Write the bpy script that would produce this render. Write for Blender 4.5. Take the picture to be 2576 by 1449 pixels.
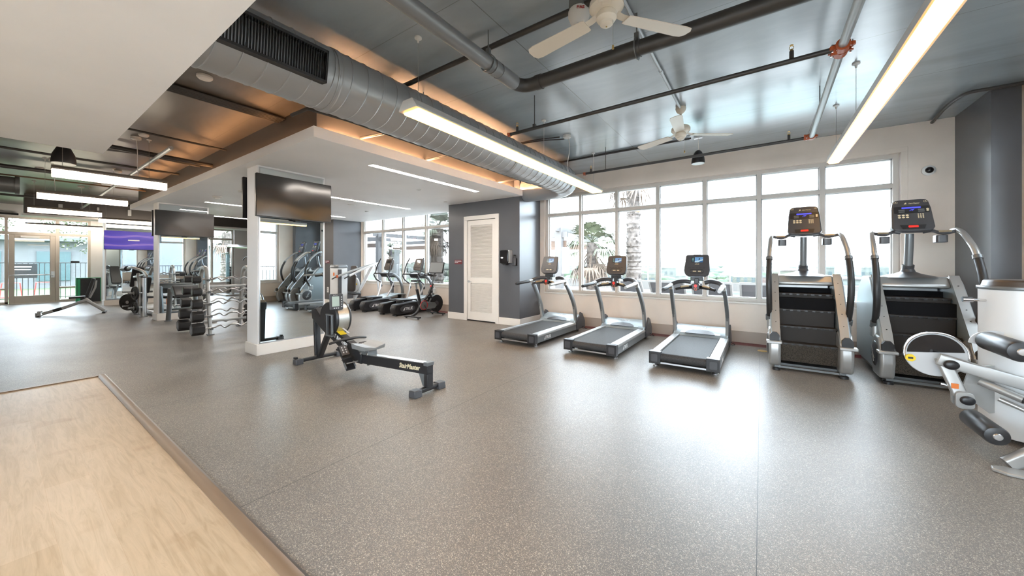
import bpy, bmesh, math, random
from mathutils import Vector, Matrix, Euler
random.seed(7)
PI = math.pi
sc = bpy.context.scene
for o in list(bpy.data.objects): bpy.data.objects.remove(o)
col = sc.collection
# ---------------------------------------------------------------- camera
FPX = 903.87
cam = bpy.data.cameras.new('camera'); camo = bpy.data.objects.new('camera', cam); col.objects.link(camo)
cam.sensor_width = 36.0; cam.lens = FPX/2576*36.0; cam.shift_y = -(724.5-663)/2576
cam.clip_start = 0.02; cam.clip_end = 2000
camo.location = (0, 0, 1.4); camo.rotation_euler = (PI/2, 0, math.radians(34.748))
sc.camera = camo
# ---------------------------------------------------------------- world, exposure
SKY = 2.3
w = bpy.data.worlds.new('sky'); sc.world = w; w.use_nodes = True
nt = w.node_tree; nt.nodes.clear()
wo = nt.nodes.new('ShaderNodeOutputWorld'); bg = nt.nodes.new('ShaderNodeBackground')
tc = nt.nodes.new('ShaderNodeTexCoord'); mp = nt.nodes.new('ShaderNodeMapping'); nz = nt.nodes.new('ShaderNodeTexNoise'); cr = nt.nodes.new('ShaderNodeValToRGB')
mp.inputs['Scale'].default_value = (1.2, 1.2, 5.0)
nz.inputs['Scale'].default_value = 2.6; nz.inputs['Detail'].default_value = 7
cr.color_ramp.elements[0].position = .32; cr.color_ramp.elements[0].color = (.68, .77, .90, 1)
cr.color_ramp.elements[1].position = .62; cr.color_ramp.elements[1].color = (.89, .965, 1.09, 1)
nt.links.new(tc.outputs['Generated'], mp.inputs[0]); nt.links.new(mp.outputs[0], nz.inputs['Vector'])
nt.links.new(nz.outputs[0], cr.inputs[0]); nt.links.new(cr.outputs[0], bg.inputs[0]); nt.links.new(bg.outputs[0], wo.inputs[0])
bg.inputs[1].default_value = SKY
sc.view_settings.view_transform = 'Standard'; sc.view_settings.look = 'None'
sc.view_settings.gamma = 1.0; sc.view_settings.use_curve_mapping = False
sc.view_settings.exposure = 3.5
WARM = 1.55
# ---------------------------------------------------------------- materials
def mat(name, c=(.5,.5,.5), rough=.5, metal=0.0, em=None, es=0.0, spec=.5, coat=0.0):
    m = bpy.data.materials.new(name); m.use_nodes = True
    b = m.node_tree.nodes['Principled BSDF']
    b.inputs['Base Color'].default_value = (*c, 1); b.inputs['Roughness'].default_value = rough
    b.inputs['Metallic'].default_value = metal; b.inputs['Specular IOR Level'].default_value = spec
    b.inputs['Coat Weight'].default_value = coat
    if em: b.inputs['Emission Color'].default_value = (*em, 1); b.inputs['Emission Strength'].default_value = es
    return m
def nodes(m): return m.node_tree.nodes, m.node_tree.links, m.node_tree.nodes['Principled BSDF']
def coord(m, scale=(1,1,1), kind='Object', rot=(0,0,0)):
    n, l, b = nodes(m); t = n.new('ShaderNodeTexCoord'); p = n.new('ShaderNodeMapping')
    p.inputs['Scale'].default_value = scale; p.inputs['Rotation'].default_value = rot
    l.new(t.outputs[kind], p.inputs[0]); return p.outputs[0]
def noise(m, vec, scale, detail=3, rough=.5, dist=0):
    n, l, b = nodes(m); t = n.new('ShaderNodeTexNoise'); t.inputs['Scale'].default_value = scale
    t.inputs['Detail'].default_value = detail; t.inputs['Roughness'].default_value = rough; t.inputs['Distortion'].default_value = dist
    l.new(vec, t.inputs['Vector']); return t.outputs[0]
def ramp(m, fac, stops):
    n, l, b = nodes(m); r = n.new('ShaderNodeValToRGB'); l.new(fac, r.inputs[0])
    e = r.color_ramp.elements
    while len(e) < len(stops): e.new(.5)
    for i, (p, c) in enumerate(stops):
        e[i].position = p; e[i].color = (*c, 1) if len(c) == 3 else c
    return r.outputs[0]
def rng(m, fac, a, b_):
    n, l, b = nodes(m); r = n.new('ShaderNodeMapRange'); l.new(fac, r.inputs[0])
    r.inputs[3].default_value = a; r.inputs[4].default_value = b_; return r.outputs[0]
def mixc(m, fac, a, b_, mode='MIX'):
    n, l, b = nodes(m); x = n.new('ShaderNodeMix'); x.data_type = 'RGBA'; x.blend_type = mode
    if isinstance(fac, (int, float)): x.inputs[0].default_value = fac
    else: l.new(fac, x.inputs[0])
    for s, v in ((6, a), (7, b_)):
        if isinstance(v, tuple): x.inputs[s].default_value = (*v, 1)
        else: l.new(v, x.inputs[s])
    return x.outputs[2]
def bump(m, h, strength=.2, dist=.01):
    n, l, b = nodes(m); u = n.new('ShaderNodeBump'); u.inputs['Strength'].default_value = strength; u.inputs['Distance'].default_value = dist
    l.new(h, u.inputs['Height']); l.new(u.outputs[0], b.inputs['Normal'])
def setc(m, out): m.node_tree.links.new(out, m.node_tree.nodes['Principled BSDF'].inputs['Base Color'])
def setr(m, out): m.node_tree.links.new(out, m.node_tree.nodes['Principled BSDF'].inputs['Roughness'])
def line_mask(m, axis, period, width, offset=0):
    n, l, b = nodes(m); t = n.new('ShaderNodeTexCoord'); s = n.new('ShaderNodeSeparateXYZ'); l.new(t.outputs['Object'], s.inputs[0])
    a = n.new('ShaderNodeMath'); a.operation = 'ADD'; l.new(s.outputs[axis], a.inputs[0]); a.inputs[1].default_value = offset+1000*period
    f = n.new('ShaderNodeMath'); f.operation = 'MODULO'; l.new(a.outputs[0], f.inputs[0]); f.inputs[1].default_value = period
    c = n.new('ShaderNodeMath'); c.operation = 'LESS_THAN'; l.new(f.outputs[0], c.inputs[0]); c.inputs[1].default_value = width
    return c.outputs[0]

M = {}
# rubber gym floor with tan and grey flecks
m = M['rubber'] = mat('rubber_floor', (.05,.05,.052), .34, spec=.5)
v = coord(m)
n_, l_, b_ = nodes(m)
vo = n_.new('ShaderNodeTexVoronoi'); vo.inputs['Scale'].default_value = 300; l_.new(v, vo.inputs['Vector'])
sp = n_.new('ShaderNodeSeparateColor'); l_.new(vo.outputs['Color'], sp.inputs[0])
base = ramp(m, sp.outputs[0], [(0,(.125,.113,.104)),(.5,(.163,.147,.134)),(.72,(.27,.235,.195)),(.84,(.15,.148,.146)),(.93,(.42,.36,.28)),(1,(.50,.46,.40))])
big = ramp(m, noise(m, v, .8, 4), [(.3,(.82,.82,.82)),(.7,(1.12,1.1,1.08))])
c1 = mixc(m, 1.0, base, big, 'MULTIPLY')
seam = line_mask(m, 0, 2.44, .004, .02)
c2 = mixc(m, seam, c1, (.03,.03,.03)); setc(m, c2)
setr(m, rng(m, noise(m, v, 1.3, 5), .34, .45))
bump(m, noise(m, v, 160, 2), .10, .002)
# wood
m = M['wood'] = mat('light_oak_planks', (.6,.45,.3), .38)
v = coord(m)
n_, l_, b_ = nodes(m)
br = n_.new('ShaderNodeTexBrick'); br.inputs['Scale'].default_value = 1; br.inputs['Brick Width'].default_value = 1.22; br.inputs['Row Height'].default_value = .18
br.inputs['Mortar Size'].default_value = .0008; br.offset = .37; br.inputs['Color1'].default_value = (.455,.335,.215,1); br.inputs['Color2'].default_value = (.52,.395,.27,1); br.inputs['Mortar'].default_value = (.46,.32,.2,1); br.inputs['Bias'].default_value = 0
l_.new(v, br.inputs['Vector'])
g = noise(m, coord(m, (1.2, 13, 1)), 2.2, 8, .62, 1.2)
gr = ramp(m, g, [(.35,(.86,.84,.80)),(.5,(1,1,1)),(.62,(1.1,1.1,1.12)),(.72,(.9,.87,.85))])
c1 = mixc(m, 1, br.outputs[0], gr, 'MULTIPLY')
kn = ramp(m, noise(m, v, 2.3, 3), [(.28,(.78,.70,.62)),(.40,(1,1,1))])
setc(m, mixc(m, 1, c1, kn, 'MULTIPLY')); bump(m, g, .05, .002)
# dark painted concrete ceiling
m = M['ceil'] = mat('dark_grey_painted_concrete', (.12,.125,.13), .42)
v = coord(m)
a = noise(m, coord(m, (.5, 1.6, 1)), 1.1, 6, .6, .6)
base = ramp(m, a, [(.25,(.25,.275,.295)),(.55,(.31,.35,.375)),(.8,(.36,.41,.44))])
chip = ramp(m, noise(m, v, 9, 8, .7), [(.235,(.2,.2,.2)),(.26,(1,1,1))])
c1 = mixc(m, 1, base, chip, 'MULTIPLY')
s1 = line_mask(m, 0, 2.44, .008, -.6); s2 = line_mask(m, 1, 1.22, .006, .4)
c2 = mixc(m, s1, c1, (.17,.18,.185)); c3 = mixc(m, s2, c2, (.20,.215,.22)); setc(m, c3)
b_ = m.node_tree.nodes['Principled BSDF']; b_.inputs['Specular IOR Level'].default_value = 1.0; b_.inputs['Coat Weight'].default_value = .5; b_.inputs['Coat Roughness'].default_value = .25; setr(m, rng(m, noise(m, coord(m,(.3,1.2,1)), 1.2, 2), .20, .27)); bump(m, noise(m, v, 12, 4), .05, .003)
m = M['ceil_warm_dim'] = mat('ceiling_concrete_warm_shade', (.1,.1,.1), .35)  # darker, browner copy of the ceiling: dim warm lamplight put into the colour
v = coord(m); a = noise(m, coord(m, (.6, 1.8, 1)), 1.3, 6, .6, .6)
c1 = ramp(m, a, [(.25,(.105,.092,.082)),(.55,(.155,.138,.122)),(.8,(.20,.18,.16))]); s2 = line_mask(m, 1, 1.22, .006, .4)
setc(m, mixc(m, s2, c1, (.09,.08,.07))); bump(m, noise(m, v, 12, 4), .08, .003)
def paint(name, c, rough=.55, var=.05):
    m = mat(name, c, rough); v = coord(m)
    lo = tuple(x*(1-var) for x in c); hi = tuple(x*(1+var) for x in c)
    setc(m, ramp(m, noise(m, v, 1.6, 4), [(.35,lo),(.65,hi)])); bump(m, noise(m, v, 90, 2), .04, .001); return m
M['beige'] = paint('warm_beige_wall_paint', (.78,.675,.58), .5)
M['white'] = paint('white_wall_paint', (.90,.89,.885), .5, .02)
M['grey'] = paint('slate_grey_wall_paint', (.10,.103,.112), .32)
M['darkbrown'] = paint('dark_taupe_paint', (.085,.078,.075), .5)
M['trim'] = paint('cream_trim_paint', (.78,.73,.67), .4, .02)
M['base'] = paint('taupe_baseboard', (.40,.33,.27), .45, .03)
M['frame'] = paint('taupe_window_frame', (.60,.55,.495), .35, .03)
M['red'] = paint('maroon_rubber_border', (.16,.03,.035), .45, .12)
M['tan'] = mat('brown_reducer_strip', (.20,.13,.08), .35)
M['nosing'] = mat('grey_metal_nosing', (.25,.24,.24), .35, .6)
M['alu'] = mat('brushed_aluminium', (.60,.61,.62), .28, .9)
m = M['silver'] = mat('silver_powder_coat', (.42,.42,.41), .34, .55)
M['silverblue'] = mat('silver_blue_plastic', (.33,.38,.40), .30, .25)
M['lightgrey'] = mat('light_grey_plastic', (.55,.56,.57), .35)
M['white_metal'] = mat('white_powder_coat', (.72,.73,.73), .32)
M['white_plastic'] = mat('white_plastic', (.75,.74,.71), .4)
M['cream'] = mat('cream_enamel', (.74,.68,.58), .35)
M['black'] = mat('black_plastic', (.018,.018,.02), .38)
M['black_gloss'] = mat('gloss_black', (.010,.010,.012), .12)
M['rubberb'] = mat('black_foam_rubber', (.022,.021,.021), .42)
M['chrome'] = mat('polished_chrome', (.75,.75,.76), .12, 1.0)
M['steel'] = mat('satin_steel', (.50,.50,.50), .3, 1.0)
M['step'] = mat('dark_brown_step_plastic', (.028,.023,.020), .55, spec=.3); M['void'] = mat('matt_black_recess', (.008,.008,.009), .8, spec=.1)
M['dgrey'] = mat('dark_grey_plastic', (.06,.06,.065), .35)
M['mgrey'] = mat('mid_grey_metal', (.17,.18,.185), .32, .4)
M['darkpipe'] = mat('dark_painted_pipe', (.055,.052,.05), .4, .2)
M['greypipe'] = mat('grey_painted_pipe', (.24,.245,.25), .36, .35)
M['lightpipe'] = mat('pale_grey_conduit', (.45,.47,.48), .4, .3)
M['duct'] = mat('galvanised_duct_steel', (.42,.425,.43), .36, .5)
v = coord(M['duct'], (1,1,1)); setr(M['duct'], rng(M['duct'], noise(M['duct'], v, 6, 4), .30, .46))
M['orange'] = mat('orange_coupling_paint', (.48,.10,.03), .4)
M['brass'] = mat('brass', (.6,.42,.15), .3, .9)
M['leather'] = mat('black_vinyl_upholstery', (.022,.022,.024), .36)
M['leather_brown'] = mat('brown_black_vinyl', (.06,.045,.035), .4)
m = M['belt'] = mat('treadmill_belt', (.045,.045,.047), .65, spec=.25); v = coord(m)
setc(m, ramp(m, noise(m, v, 220, 2), [(.4,(.035,.035,.037)),(.7,(.075,.073,.07))]))
M['red_plastic_glow'] = mat('red_plastic_glow', (.65,.02,.015), .35, em=(1,.05,.03), es=.04)  # plain red plastic with a faint glow added to its colour
M['yellow'] = mat('yellow_plastic', (.85,.60,.02), .35)
M['orange_sticker'] = mat('orange_warning_sticker', (.75,.20,.04), .4)
M['redpaint'] = mat('red_paint', (.45,.03,.03), .4)
M['gold'] = mat('gold_lettering', (.72,.62,.42), .4)
M['whitetext'] = mat('white_lettering', (.85,.85,.85), .4)
M['tanmetal'] = mat('tan_sensor_metal', (.50,.40,.26), .3, .6)
M['screen_off'] = mat('dark_screen_glass', (.012,.012,.014), .09, spec=.8)
M['lcd'] = mat('green_grey_lcd', (.42,.50,.44), .25)
M['blue_led'] = mat('blue_dot_display', (.01,.01,.05), .3, em=(.08,.09,1.0), es=.13)
M['tvscreen'] = mat('glossy_tv_screen', (.012,.012,.013), .16, spec=1.0)
bump(M['tvscreen'], noise(M['tvscreen'], coord(M['tvscreen']), 1.6, 1), .2, .05)
m = M['mirror'] = mat('mirror_glass', (.78,.86,.89), .0, 1.0)
m = M['perf'] = mat('perforated_black_steel', (.03,.03,.03), .4, .5)
n_, l_, b_ = nodes(m); vo = n_.new('ShaderNodeTexVoronoi'); vo.inputs['Scale'].default_value = 130; l_.new(coord(m), vo.inputs['Vector'])
setc(m, ramp(m, vo.outputs['Distance'], [(.3,(.004,.004,.004)),(.45,(.10,.085,.07))]))
m = M['mesh'] = mat('perforated_silver_cage', (.5,.5,.48), .35, .8)
n_, l_, b_ = nodes(m); vo = n_.new('ShaderNodeTexVoronoi'); vo.inputs['Scale'].default_value = 420; l_.new(coord(m), vo.inputs['Vector'])
setc(m, ramp(m, vo.outputs['Distance'], [(.2,(.12,.12,.11)),(.4,(.62,.61,.56))]))
# glass: clear pane with a fresnel reflection
def glass(name, tint, refl=1.0):
    m = bpy.data.materials.new(name); m.use_nodes = True; n = m.node_tree.nodes; l = m.node_tree.links; n.clear()
    o = n.new('ShaderNodeOutputMaterial'); t = n.new('ShaderNodeBsdfTransparent'); t.inputs[0].default_value = (*tint, 1)
    g = n.new('ShaderNodeBsdfGlossy'); g.inputs['Roughness'].default_value = 0.0; f = n.new('ShaderNodeFresnel'); f.inputs[0].default_value = 1.5
    mm = n.new('ShaderNodeMath'); mm.operation = 'MULTIPLY'; mm.inputs[1].default_value = refl; l.new(f.outputs[0], mm.inputs[0])
    x = n.new('ShaderNodeMixShader'); l.new(mm.outputs[0], x.inputs[0]); l.new(t.outputs[0], x.inputs[1]); l.new(g.outputs[0], x.inputs[2]); l.new(x.outputs[0], o.inputs[0]); return m
M['glass'] = glass('window_glass', (.93,.96,.95), .8)
M['glass_rail'] = glass('balustrade_glass', (.86,.93,.92), .6)
def emit(name, c, s): return mat(name, (.8,.8,.8), .4, em=c, es=s)
M['lampA'] = emit('warm_linear_diffuser', (1.0,.50,.078), WARM*.62)
M['lampL'] = emit('soft_white_diffuser', (1.0,.84,.66), WARM*.9)
M['lampR'] = emit('recessed_diffuser', (1.0,.90,.80), WARM*3.6)
M['lampFill'] = emit('added_fill_panel', (1.0,.90,.80), 1.6)  # glow of the unseen fill panels added in the low soffit
M['led2'] = emit('amber_cove_led_front', (1.0,.46,.18), 1.3)
M['led'] = emit('amber_cove_led', (1.0,.52,.25), 22)
M['house'] = mat('white_fixture_housing', (.55,.52,.49), .4)
M['house2'] = mat('taupe_fixture_housing', (.32,.28,.24), .45)
# ---------------------------------------------------------------- geometry helpers
def axes_matrix(loc, xa, ya, za=None):
    xa = Vector(xa).normalized(); ya = Vector(ya).normalized(); za = xa.cross(ya) if za is None else Vector(za)
    m = Matrix((xa, ya, za)).transposed().to_4x4(); m.translation = Vector(loc); return m
def catmull(pts, n=6):
    P_ = [Vector(p) for p in pts]; P_ = [2*P_[0]-P_[1]] + P_ + [2*P_[-1]-P_[-2]]; out = []
    for i in range(1, len(P_)-2):
        p0, p1, p2, p3 = P_[i-1:i+3]
        for k in range(n):
            t = k/n; out.append(.5*((2*p1)+(-p0+p2)*t+(2*p0-5*p1+4*p2-p3)*t*t+(-p0+3*p1-3*p2+p3)*t**3))
    out.append(P_[-2]); return out
def rrect(w, h, r, n=4, cx=0, cy=0):
    out = []
    for sx, sy, a0 in ((1,1,0),(-1,1,90),(-1,-1,180),(1,-1,270)):
        for k in range(n+1):
            a = math.radians(a0+90*k/n); out.append((cx+sx*(w/2-r)+r*math.cos(a), cy+sy*(h/2-r)+r*math.sin(a)))
    return out
def circ(r, n=20, cx=0, cy=0, a0=0, a1=360, ry=None):
    full = abs(a1-a0) >= 360; k = n if full else n+1; ry = r if ry is None else ry
    return [(cx+r*math.cos(math.radians(a0+(a1-a0)*i/n)), cy+ry*math.sin(math.radians(a0+(a1-a0)*i/n))) for i in range(k)]
class MB:
    def __init__(s): s.bm = bmesh.new(); s.mi = 0; s.mats = []
    def use(s, m):
        if m not in s.mats: s.mats.append(m)
        s.mi = s.mats.index(m); return s
    def _faces(s, vs, fs, mtx=None):
        V_ = [s.bm.verts.new(mtx @ Vector(v) if mtx else v) for v in vs]
        for f in fs:
            try: fa = s.bm.faces.new([V_[i] for i in f]); fa.material_index = s.mi
            except ValueError: pass
        return s
    def box(s, x0, x1, y0, y1, z0, z1, mtx=None):
        vs = [(x,y,z) for z in (z0,z1) for y in (y0,y1) for x in (x0,x1)]
        return s._faces(vs, [(0,2,3,1),(4,5,7,6),(0,1,5,4),(2,6,7,3),(0,4,6,2),(1,3,7,5)], mtx)
    def cbox(s, c, d, mtx=None):
        return s.box(c[0]-d[0]/2,c[0]+d[0]/2,c[1]-d[1]/2,c[1]+d[1]/2,c[2]-d[2]/2,c[2]+d[2]/2,mtx)
    def prism(s, poly, axis, a, b, mtx=None, sc0=1, sc1=1):
        n = len(poly); vs = []
        cx = sum(p[0] for p in poly)/n; cy = sum(p[1] for p in poly)/n
        for t, k in ((a, sc0), (b, sc1)):
            for p in poly:
                u, v = cx+(p[0]-cx)*k, cy+(p[1]-cy)*k
                vs.append({'x':(t,u,v),'y':(u,t,v),'z':(u,v,t)}[axis])
        fs = [tuple(range(n))[::-1], tuple(range(n,2*n))]+[(i,(i+1)%n,n+(i+1)%n,n+i) for i in range(n)]
        return s._faces(vs, fs, mtx)
    def sweep(s, pts, sect, radii=None, caps=True, up=None, mtx=None, closed=False):
        pts = [Vector(p) for p in pts]; n = len(pts); m_ = len(sect); vs = []; prev = None
        for i, p in enumerate(pts):
            if closed: t = (pts[(i+1)%n]-pts[i-1]).normalized()
            else: t = (pts[min(i+1,n-1)]-pts[max(i-1,0)]).normalized()
            if up is not None: a = (Vector(up)-t*t.dot(Vector(up))).normalized()
            elif prev is None:
                h = Vector((0,0,1)) if abs(t.z) < .9 else Vector((1,0,0)); a = (h-t*t.dot(h)).normalized()
            else: a = (prev-t*t.dot(prev)).normalized()
            prev = a; b = t.cross(a); k = radii[i] if radii else 1
            for (u, v) in sect: vs.append(p+b*(u*k)+a*(v*k))
        fs = []
        for i in range(n if closed else n-1):
            j = (i+1) % n
            for q in range(m_): fs.append((i*m_+q, i*m_+(q+1)%m_, j*m_+(q+1)%m_, j*m_+q))
        if caps and not closed: fs += [tuple(range(m_))[::-1], tuple((n-1)*m_+q for q in range(m_))]
        return s._faces(vs, fs, mtx)
    def tube(s, pts, r, n=10, **k):
        radii = None
        if isinstance(r, (list, tuple)): radii = r; r = 1
        return s.sweep(pts, circ(r, n), radii, **k)
    def cyl(s, p0, p1, r, n=16, r2=None):
        return s.sweep([p0, p1], circ(1, n), [r, r if r2 is None else r2])
    def lathe(s, prof, c=(0,0,0), axis='z', n=20, mtx=None):
        vs = []; k = len(prof)
        for i in range(n):
            a = 2*PI*i/n
            for (r, h) in prof:
                u, v = r*math.cos(a), r*math.sin(a)
                q = {'z':(u,v,h),'x':(h,u,v),'y':(u,h,v)}[axis]; vs.append((q[0]+c[0],q[1]+c[1],q[2]+c[2]))
        fs = [(i*k+j, ((i+1)%n)*k+j, ((i+1)%n)*k+j+1, i*k+j+1) for i in range(n) for j in range(k-1)]
        if prof[0][0] > 1e-6: fs.append(tuple(i*k for i in range(n))[::-1])
        if prof[-1][0] > 1e-6: fs.append(tuple(i*k+k-1 for i in range(n)))
        return s._faces(vs, fs, mtx)
    def ball(s, c, d, n=12, m_=8, mtx=None):
        prof = [(max(math.sin(PI*i/m_),0), -math.cos(PI*i/m_)) for i in range(m_+1)]
        vs = []; 
        for i in range(n):
            a = 2*PI*i/n
            for (r, h) in prof: vs.append((c[0]+d[0]*r*math.cos(a), c[1]+d[1]*r*math.sin(a), c[2]+d[2]*h))
        k = len(prof)
        return s._faces(vs, [(i*k+j, ((i+1)%n)*k+j, ((i+1)%n)*k+j+1, i*k+j+1) for i in range(n) for j in range(k-1)], mtx)
    def quad(s, a, b, c, d): return s._faces([a,b,c,d], [(0,1,2,3)])
    def build(s, name, m=None, parent=None, bevel=0, seg=2, angle=35, loc=None, smooth=True):
        bmesh.ops.remove_doubles(s.bm, verts=s.bm.verts, dist=1e-5)
        bmesh.ops.recalc_face_normals(s.bm, faces=s.bm.faces)
        me = bpy.data.meshes.new(name); s.bm.to_mesh(me); s.bm.free()
        for q in (s.mats or [m]): me.materials.append(M[q] if isinstance(q, str) else q)
        if smooth:
            me.polygons.foreach_set('use_smooth', [True]*len(me.polygons)); me.set_sharp_from_angle(angle=math.radians(angle))
        o = bpy.data.objects.new(name, me); col.objects.link(o)
        if parent: o.parent = parent
        if loc: o.location = loc
        if bevel:
            b = o.modifiers.new('bevel', 'BEVEL'); b.width = bevel; b.segments = seg; b.limit_method = 'ANGLE'; b.angle_limit = math.radians(40)
        return o
def new(m=None):
    b = MB()
    if m: b.use(m)
    return b
def text(name, body, size, m, parent, mtx, ext=.001, shear=0.0, align='CENTER', bold=0.0):
    c = bpy.data.curves.new(name, 'FONT'); c.body = body; c.size = size; c.extrude = ext; c.shear = shear; c.offset = bold
    c.align_x = align; c.align_y = 'CENTER'; c.resolution_u = 2
    t = bpy.data.objects.new(name+'_tmp', c); me = bpy.data.meshes.new_from_object(t); bpy.data.objects.remove(t); bpy.data.curves.remove(c)
    me.transform(mtx); me.materials.clear(); me.materials.append(M[m]); me.name = name
    o = bpy.data.objects.new(name, me); col.objects.link(o)
    if parent: o.parent = parent
    return o
def tag(o, label=None, cat=None, group=None, kind=None):
    if label: o['label'] = label
    if cat: o['category'] = cat
    if group: o['group'] = group
    if kind: o['kind'] = kind
    return o
def thing(name, label, cat, loc=(0,0,0), rz=0, group=None):
    o = bpy.data.objects.new(name, None); col.objects.link(o); o.location = loc; o.rotation_euler = (0,0,rz); o.empty_display_size = .1
    return tag(o, label, cat, group)
def dup(root, loc=None, rz=None, label=None, group=None, par=None):
    r = root.copy(); col.objects.link(r)
    if par: r.parent = par
    if loc is not None: r.location = loc
    if rz is not None: r.rotation_euler = (0,0,rz)
    if label: r['label'] = label
    if group: r['group'] = group
    for ch in list(root.children): dup(ch, par=r)
    return r
def struct(name, b, m=None, **k):
    return tag(b.build(name, m, **k), kind='structure')
# ================================================================ SETTING
XL, XR, YB, YF, ZC = -21.0, 2.42, -3.5, 7.57, 3.43
# floor: rubber everywhere except the wood corner; maroon border below the windows
b = new(); b.box(XL, XR, .74, 7.30, -.12, 0); b.box(XL, -6.74, YB, .74, -.12, 0)
struct('floor', b, 'rubber', smooth=False)
struct('floor', new().box(-6.74, XR, YB, .74, -.12, 0), 'wood', smooth=False)
struct('floor', new().box(XL, XR, 7.30, YF, -.12, 0), 'red', smooth=False)
b = new('tan'); b.sweep([(-6.80,.76,0),(XR,.76,0)], [(-.035,0),(-.03,.010),(-.01,.016),(.012,.014),(.03,.004),(.03,0)], up=(0,0,1))
b.use('nosing'); b.sweep([(-6.80,.796,0),(XR,.796,0)], [(-.006,0),(-.006,.006),(.006,.004),(.006,0)], up=(0,0,1))
b.use('tan'); b.box(-6.775, -6.735, YB, .745, 0, .010)
struct('trim_1', b)
struct('ceiling', new().box(-4.57, XR+.2, YB-.2, YF+.25, ZC, ZC+.2), 'ceil', smooth=False)
struct('ceiling', new().box(XL-.2, -4.57, YB-.2, YF+.25, ZC, ZC+.2), 'ceil_warm_dim', smooth=False)  # left bay takes the copy with dim warm light in its colour
# walls
def wall_with_hole(name, m, plane, t, a0, a1, holes, axis='y', z0=0, z1=ZC):
    """holes: (a, b, z0, z1) sorted along the wall"""
    b = new(); cur = a0
    def bx(p, q, u, v):
        if q-p < 1e-4 or v-u < 1e-4: return
        if axis == 'y': b.box(p, q, min(plane, plane+t), max(plane, plane+t), u, v)
        else: b.box(min(plane, plane+t), max(plane, plane+t), p, q, u, v)
    for (p, q, u, v) in holes:
        bx(cur, p, z0, z1); bx(p, q, z0, u); bx(p, q, v, z1); cur = q
    bx(cur, a1, z0, z1)
    return struct(name, b, m, smooth=False)
wall_with_hole('wall_front', 'beige', YF, .22, -11.91, XR+.2, [(-11.87,-7.43,.72,3.03),(-4.30,1.68,.72,3.03)])
struct('wall_front', new().box(XL-.2, -11.91, YF, YF+.22, 0, ZC), 'grey', smooth=False)
wall_with_hole('wall_right', 'beige', XR, .2, YB-.2, YF, [(-2.45,.60,.72,2.45),(1.4,6.15,.72,3.03)], axis='x')  # first opening is added for daylight fill, out of view
wall_with_hole('wall_left', 'white', XL, -.2, YB-.2, YF, [(-1.25,2.10,.02,3.03),(4.3,6.65,.45,3.03)], axis='x')
wall_with_hole('wall_back', 'beige', YB, -.2, XL-.2, XR+.2, [(-3.52,1.9,.72,2.45)])  # opening added for the unseen fill window
# pillars
struct('wall_pillar', new().box(2.20, XR, 6.62, YF, 0, ZC), 'grey', smooth=False)
b = new('grey'); b.box(-12.6, -11.91, 6.56, YF, 0, 2.9); b.use('darkbrown'); b.box(-12.6, -11.911, 6.55, 6.56, 0, 2.9)
struct('wall_pillar', b, smooth=False)
# closet with its louvred door
cx0, cx1, cy = -6.61, -4.42, 6.67
b = new(); b.box(cx0, -5.97, cy, YF, 0, ZC); b.box(-5.09+.0, cx1, cy, YF, 0, ZC); b.box(-5.97, -5.09, cy, YF, 2.46, ZC); b.box(-5.97,-5.09,cy+.12,YF,0,2.46)
struct('wall_closet', b, 'grey', smooth=False)
b = new(); tw = .10
b.box(-6.07, -5.97, cy-.022, cy+.06, 0, 2.56); b.box(-5.09, -4.99, cy-.022, cy+.06, 0, 2.56); b.box(-6.07, -4.99, cy-.024, cy+.06, 2.46, 2.56)
struct('trim_2', b, 'trim', bevel=.004)
d = tag(new().box(-5.965,-5.865,cy+.0,cy+.04,.03,2.45).box(-5.195,-5.095,cy,cy+.04,.03,2.45).box(-5.865,-5.195,cy,cy+.04,2.33,2.45).box(-5.865,-5.195,cy,cy+.04,.92,1.06).box(-5.865,-5.195,cy,cy+.04,.03,.23).box(-5.865,-5.195,cy+.036,cy+.04,.2,2.4).build('door_1','trim',bevel=.004), kind='structure')
for (z0, z1) in ((.23,.92),(1.06,2.33)):
    b = new(); n = int((z1-z0)/.03)
    for i in range(n):
        z = z0+.015+i*(z1-z0-.02)/n
        b.prism([(cy+.002,z-.004),(cy+.005,z-.008),(cy+.034,z+.016),(cy+.031,z+.020)], 'x', -5.865, -5.195)
    b.build('louvre_panel', 'trim', d)
b = new('steel'); b.lathe([(0,-.012),(.028,-.012),(.028,0),(0,0)], (-5.915,cy-.002,.96), 'y', 16); b.cyl((-5.915,cy-.01,.96),(-5.915,cy-.05,.96),.010)
b.tube(catmull([(-5.915,cy-.05,.96),(-5.88,cy-.056,.962),(-5.80,cy-.05,.955)],4),.009)
b.build('door_handle', None, d)
# baseboards
def bb(name, x0, x1, y0, y1, m='trim', h=.165):
    return struct(name, new().box(x0,x1,y0,y1,0,h), m, bevel=.004)
bb('baseboard_closet', cx0-.016, -6.07, cy-.016, cy); bb('baseboard_closet', -4.99, cx1+.016, cy-.016, cy)
bb('baseboard_closet', cx1, cx1+.016, cy, YF-.001); bb('baseboard_closet', cx0-.016, cx0, cy, YF-.001)
bb('baseboard_front', cx1+.016, 2.2, YF-.016, YF, 'base', .20); bb('baseboard_front', -11.91, cx0-.016, YF-.016, YF, 'base', .20)
bb('baseboard_pillar', 2.184, 2.2, 6.604, YF-.02); bb('baseboard_pillar', 2.184, XR, 6.604, 6.62)
bb('baseboard_pillar', -12.616, -11.894, 6.534, 6.55); bb('baseboard_pillar', -11.91, -11.894, 6.55, YF-.02)
bb('baseboard_right', XR-.016, XR, YB, 6.6, 'base', .20); bb('baseboard_back', XL, XR-.02, YB, YB+.016, 'base', .165)
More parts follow.
